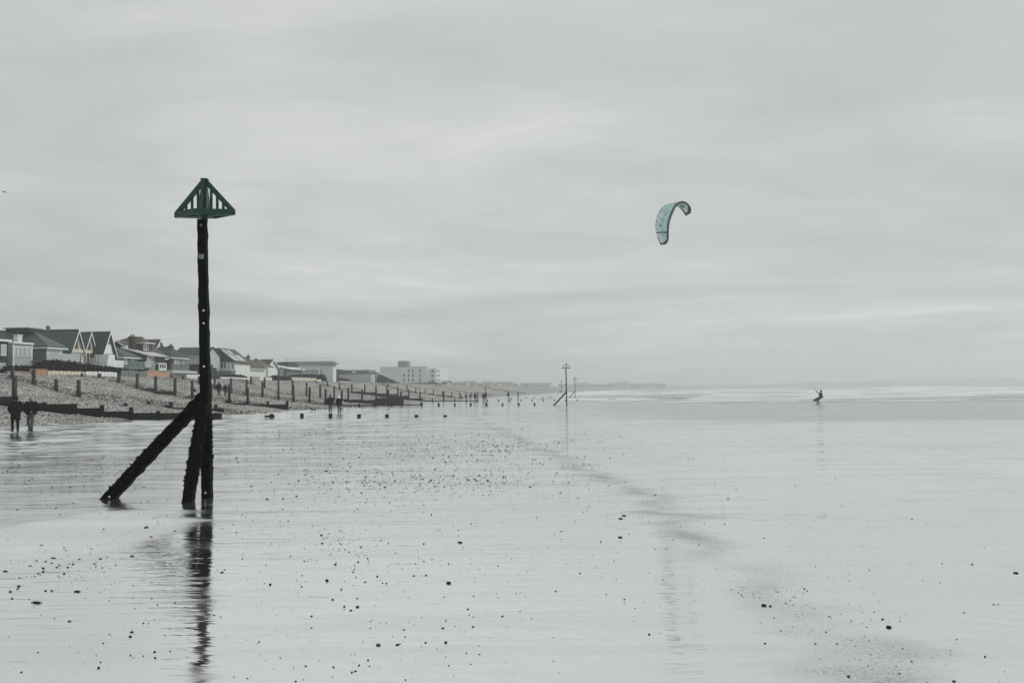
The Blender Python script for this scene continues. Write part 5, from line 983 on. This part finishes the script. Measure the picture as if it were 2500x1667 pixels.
for u, v, wd in PB:
    p = gpt(u, v)
    d = dpt(p.x, p.y)
    wd0 = wd/100
    if wd <= -100:                            # strips of driftwood and razor shell
        ln = (92 if wd0 == -1 else 55 if wd0 == -2 else 45)*d/2200/3.4*(1.0 if wd0 > -5 else 0.75)
        mb = MB(); a = random.uniform(-0.25, 0.25); c, s_ = math.cos(a+YAW), math.sin(a+YAW); n_ = 7
        mb.tube([(c*ln*(i/(n_-1)-.5), s_*ln*(i/(n_-1)-.5) + 0.01*math.sin(i), 0.006) for i in range(n_)], [0.006+0.007*math.sin(math.pi*(i+.5)/n_) for i in range(n_)], 6, 0.7)
        o = mb.build('driftwood_stick', peb_m[0], None, True); o.location = (p.x, p.y, p.z); tag(o, 'short dark stick lying on the wet sand', 'stick', 'sticks on the wet sand'); continue
    tanm = wd < 0; wd = abs(wd); s_ = wd*d/2200*0.5
    o = bpy.data.objects.new('pebble', tan_shape if tanm else random.choice(shapes)); C.objects.link(o); o.location = (p.x, p.y, p.z+s_*0.22); o.scale = (s_, s_*random.uniform(0.7, 1.0), s_*random.uniform(0.75, 1.05)); o.rotation_euler = (0, 0, random.uniform(-0.5, 0.5)+YAW)
    tag(o, 'tan pebble lying on the wet sand' if tanm else 'dark pebble lying on the wet sand', 'pebble', 'tan pebbles on the wet sand' if tanm else 'dark pebbles on the wet sand')
# the countless small ones
clusters = [(1000,1110,260,30,1100),(880,1170,170,25,520),(1130,1175,140,14,520),(1000,1075,230,18,520),(1200,1090,70,10,300),(850,1240,200,30,150),(820,1330,60,20,60),(880,1360,100,35,90),(150,1370,110,35,180),(120,1160,130,25,320),(260,1140,180,25,220),(350,1270,150,40,160),(700,1450,200,60,60),(1180,1350,230,60,90),(1150,1500,220,70,90),(900,1600,250,40,60),(1900,1440,90,20,70),(2050,1520,120,30,80),(2180,1620,120,25,60),(1600,1300,260,80,130),(1450,1200,220,50,180),(300,1500,250,90,150),(600,1350,140,60,90),(680,1060,120,15,140),(2100,1350,260,120,90)]
pp = []; sz = []
for cu, cv, su, sv, n in clusters:
    for _ in range(n):
        u, v = random.gauss(cu, su), random.gauss(cv, sv)
        if v < 1035 or v > 1700 or u > 2600: continue
        p = gpt(u, v); pp.append((p.x, p.y, p.z+0.002)); sz.append(min(0.035, 0.0010+dpt(p.x, p.y)*(0.00022+0.00030*random.expovariate(1.0))))
for _ in range(800):
    x, y = random.uniform(-30, 25), random.uniform(3, 60); pp.append((x, y, float(zs(x, y))+0.002)); sz.append(0.0018+0.002*random.expovariate(1.0)+y*0.00012)
o = pebble_cloud('small_pebbles', np.array(pp), np.array(sz), peb_m, flat=0.6); tag(o, 'countless tiny dark stones and shell bits scattered on the wet sand', 'gravel', kind='stuff')
# ------------------------------------------------------------------ haze
hz = box('haze', -4600, 4600, -4100, 5100, -2.6, 62, None); m = bpy.data.materials.new('haze'); m.use_nodes = True; t = m.node_tree; t.nodes.clear()
pv = N(t, 'ShaderNodeVolumePrincipled'); pv.inputs['Color'].default_value = (0.95, 0.985, 0.995, 1); pv.inputs['Density'].default_value = 0.00058; pv.inputs['Anisotropy'].default_value = 0.35
ou = N(t, 'ShaderNodeOutputMaterial'); L(t, pv.outputs[0], ou.inputs['Volume']); hz.data.materials.append(m); tag(hz, 'thin sea haze softening everything in the distance', 'haze', kind='stuff')
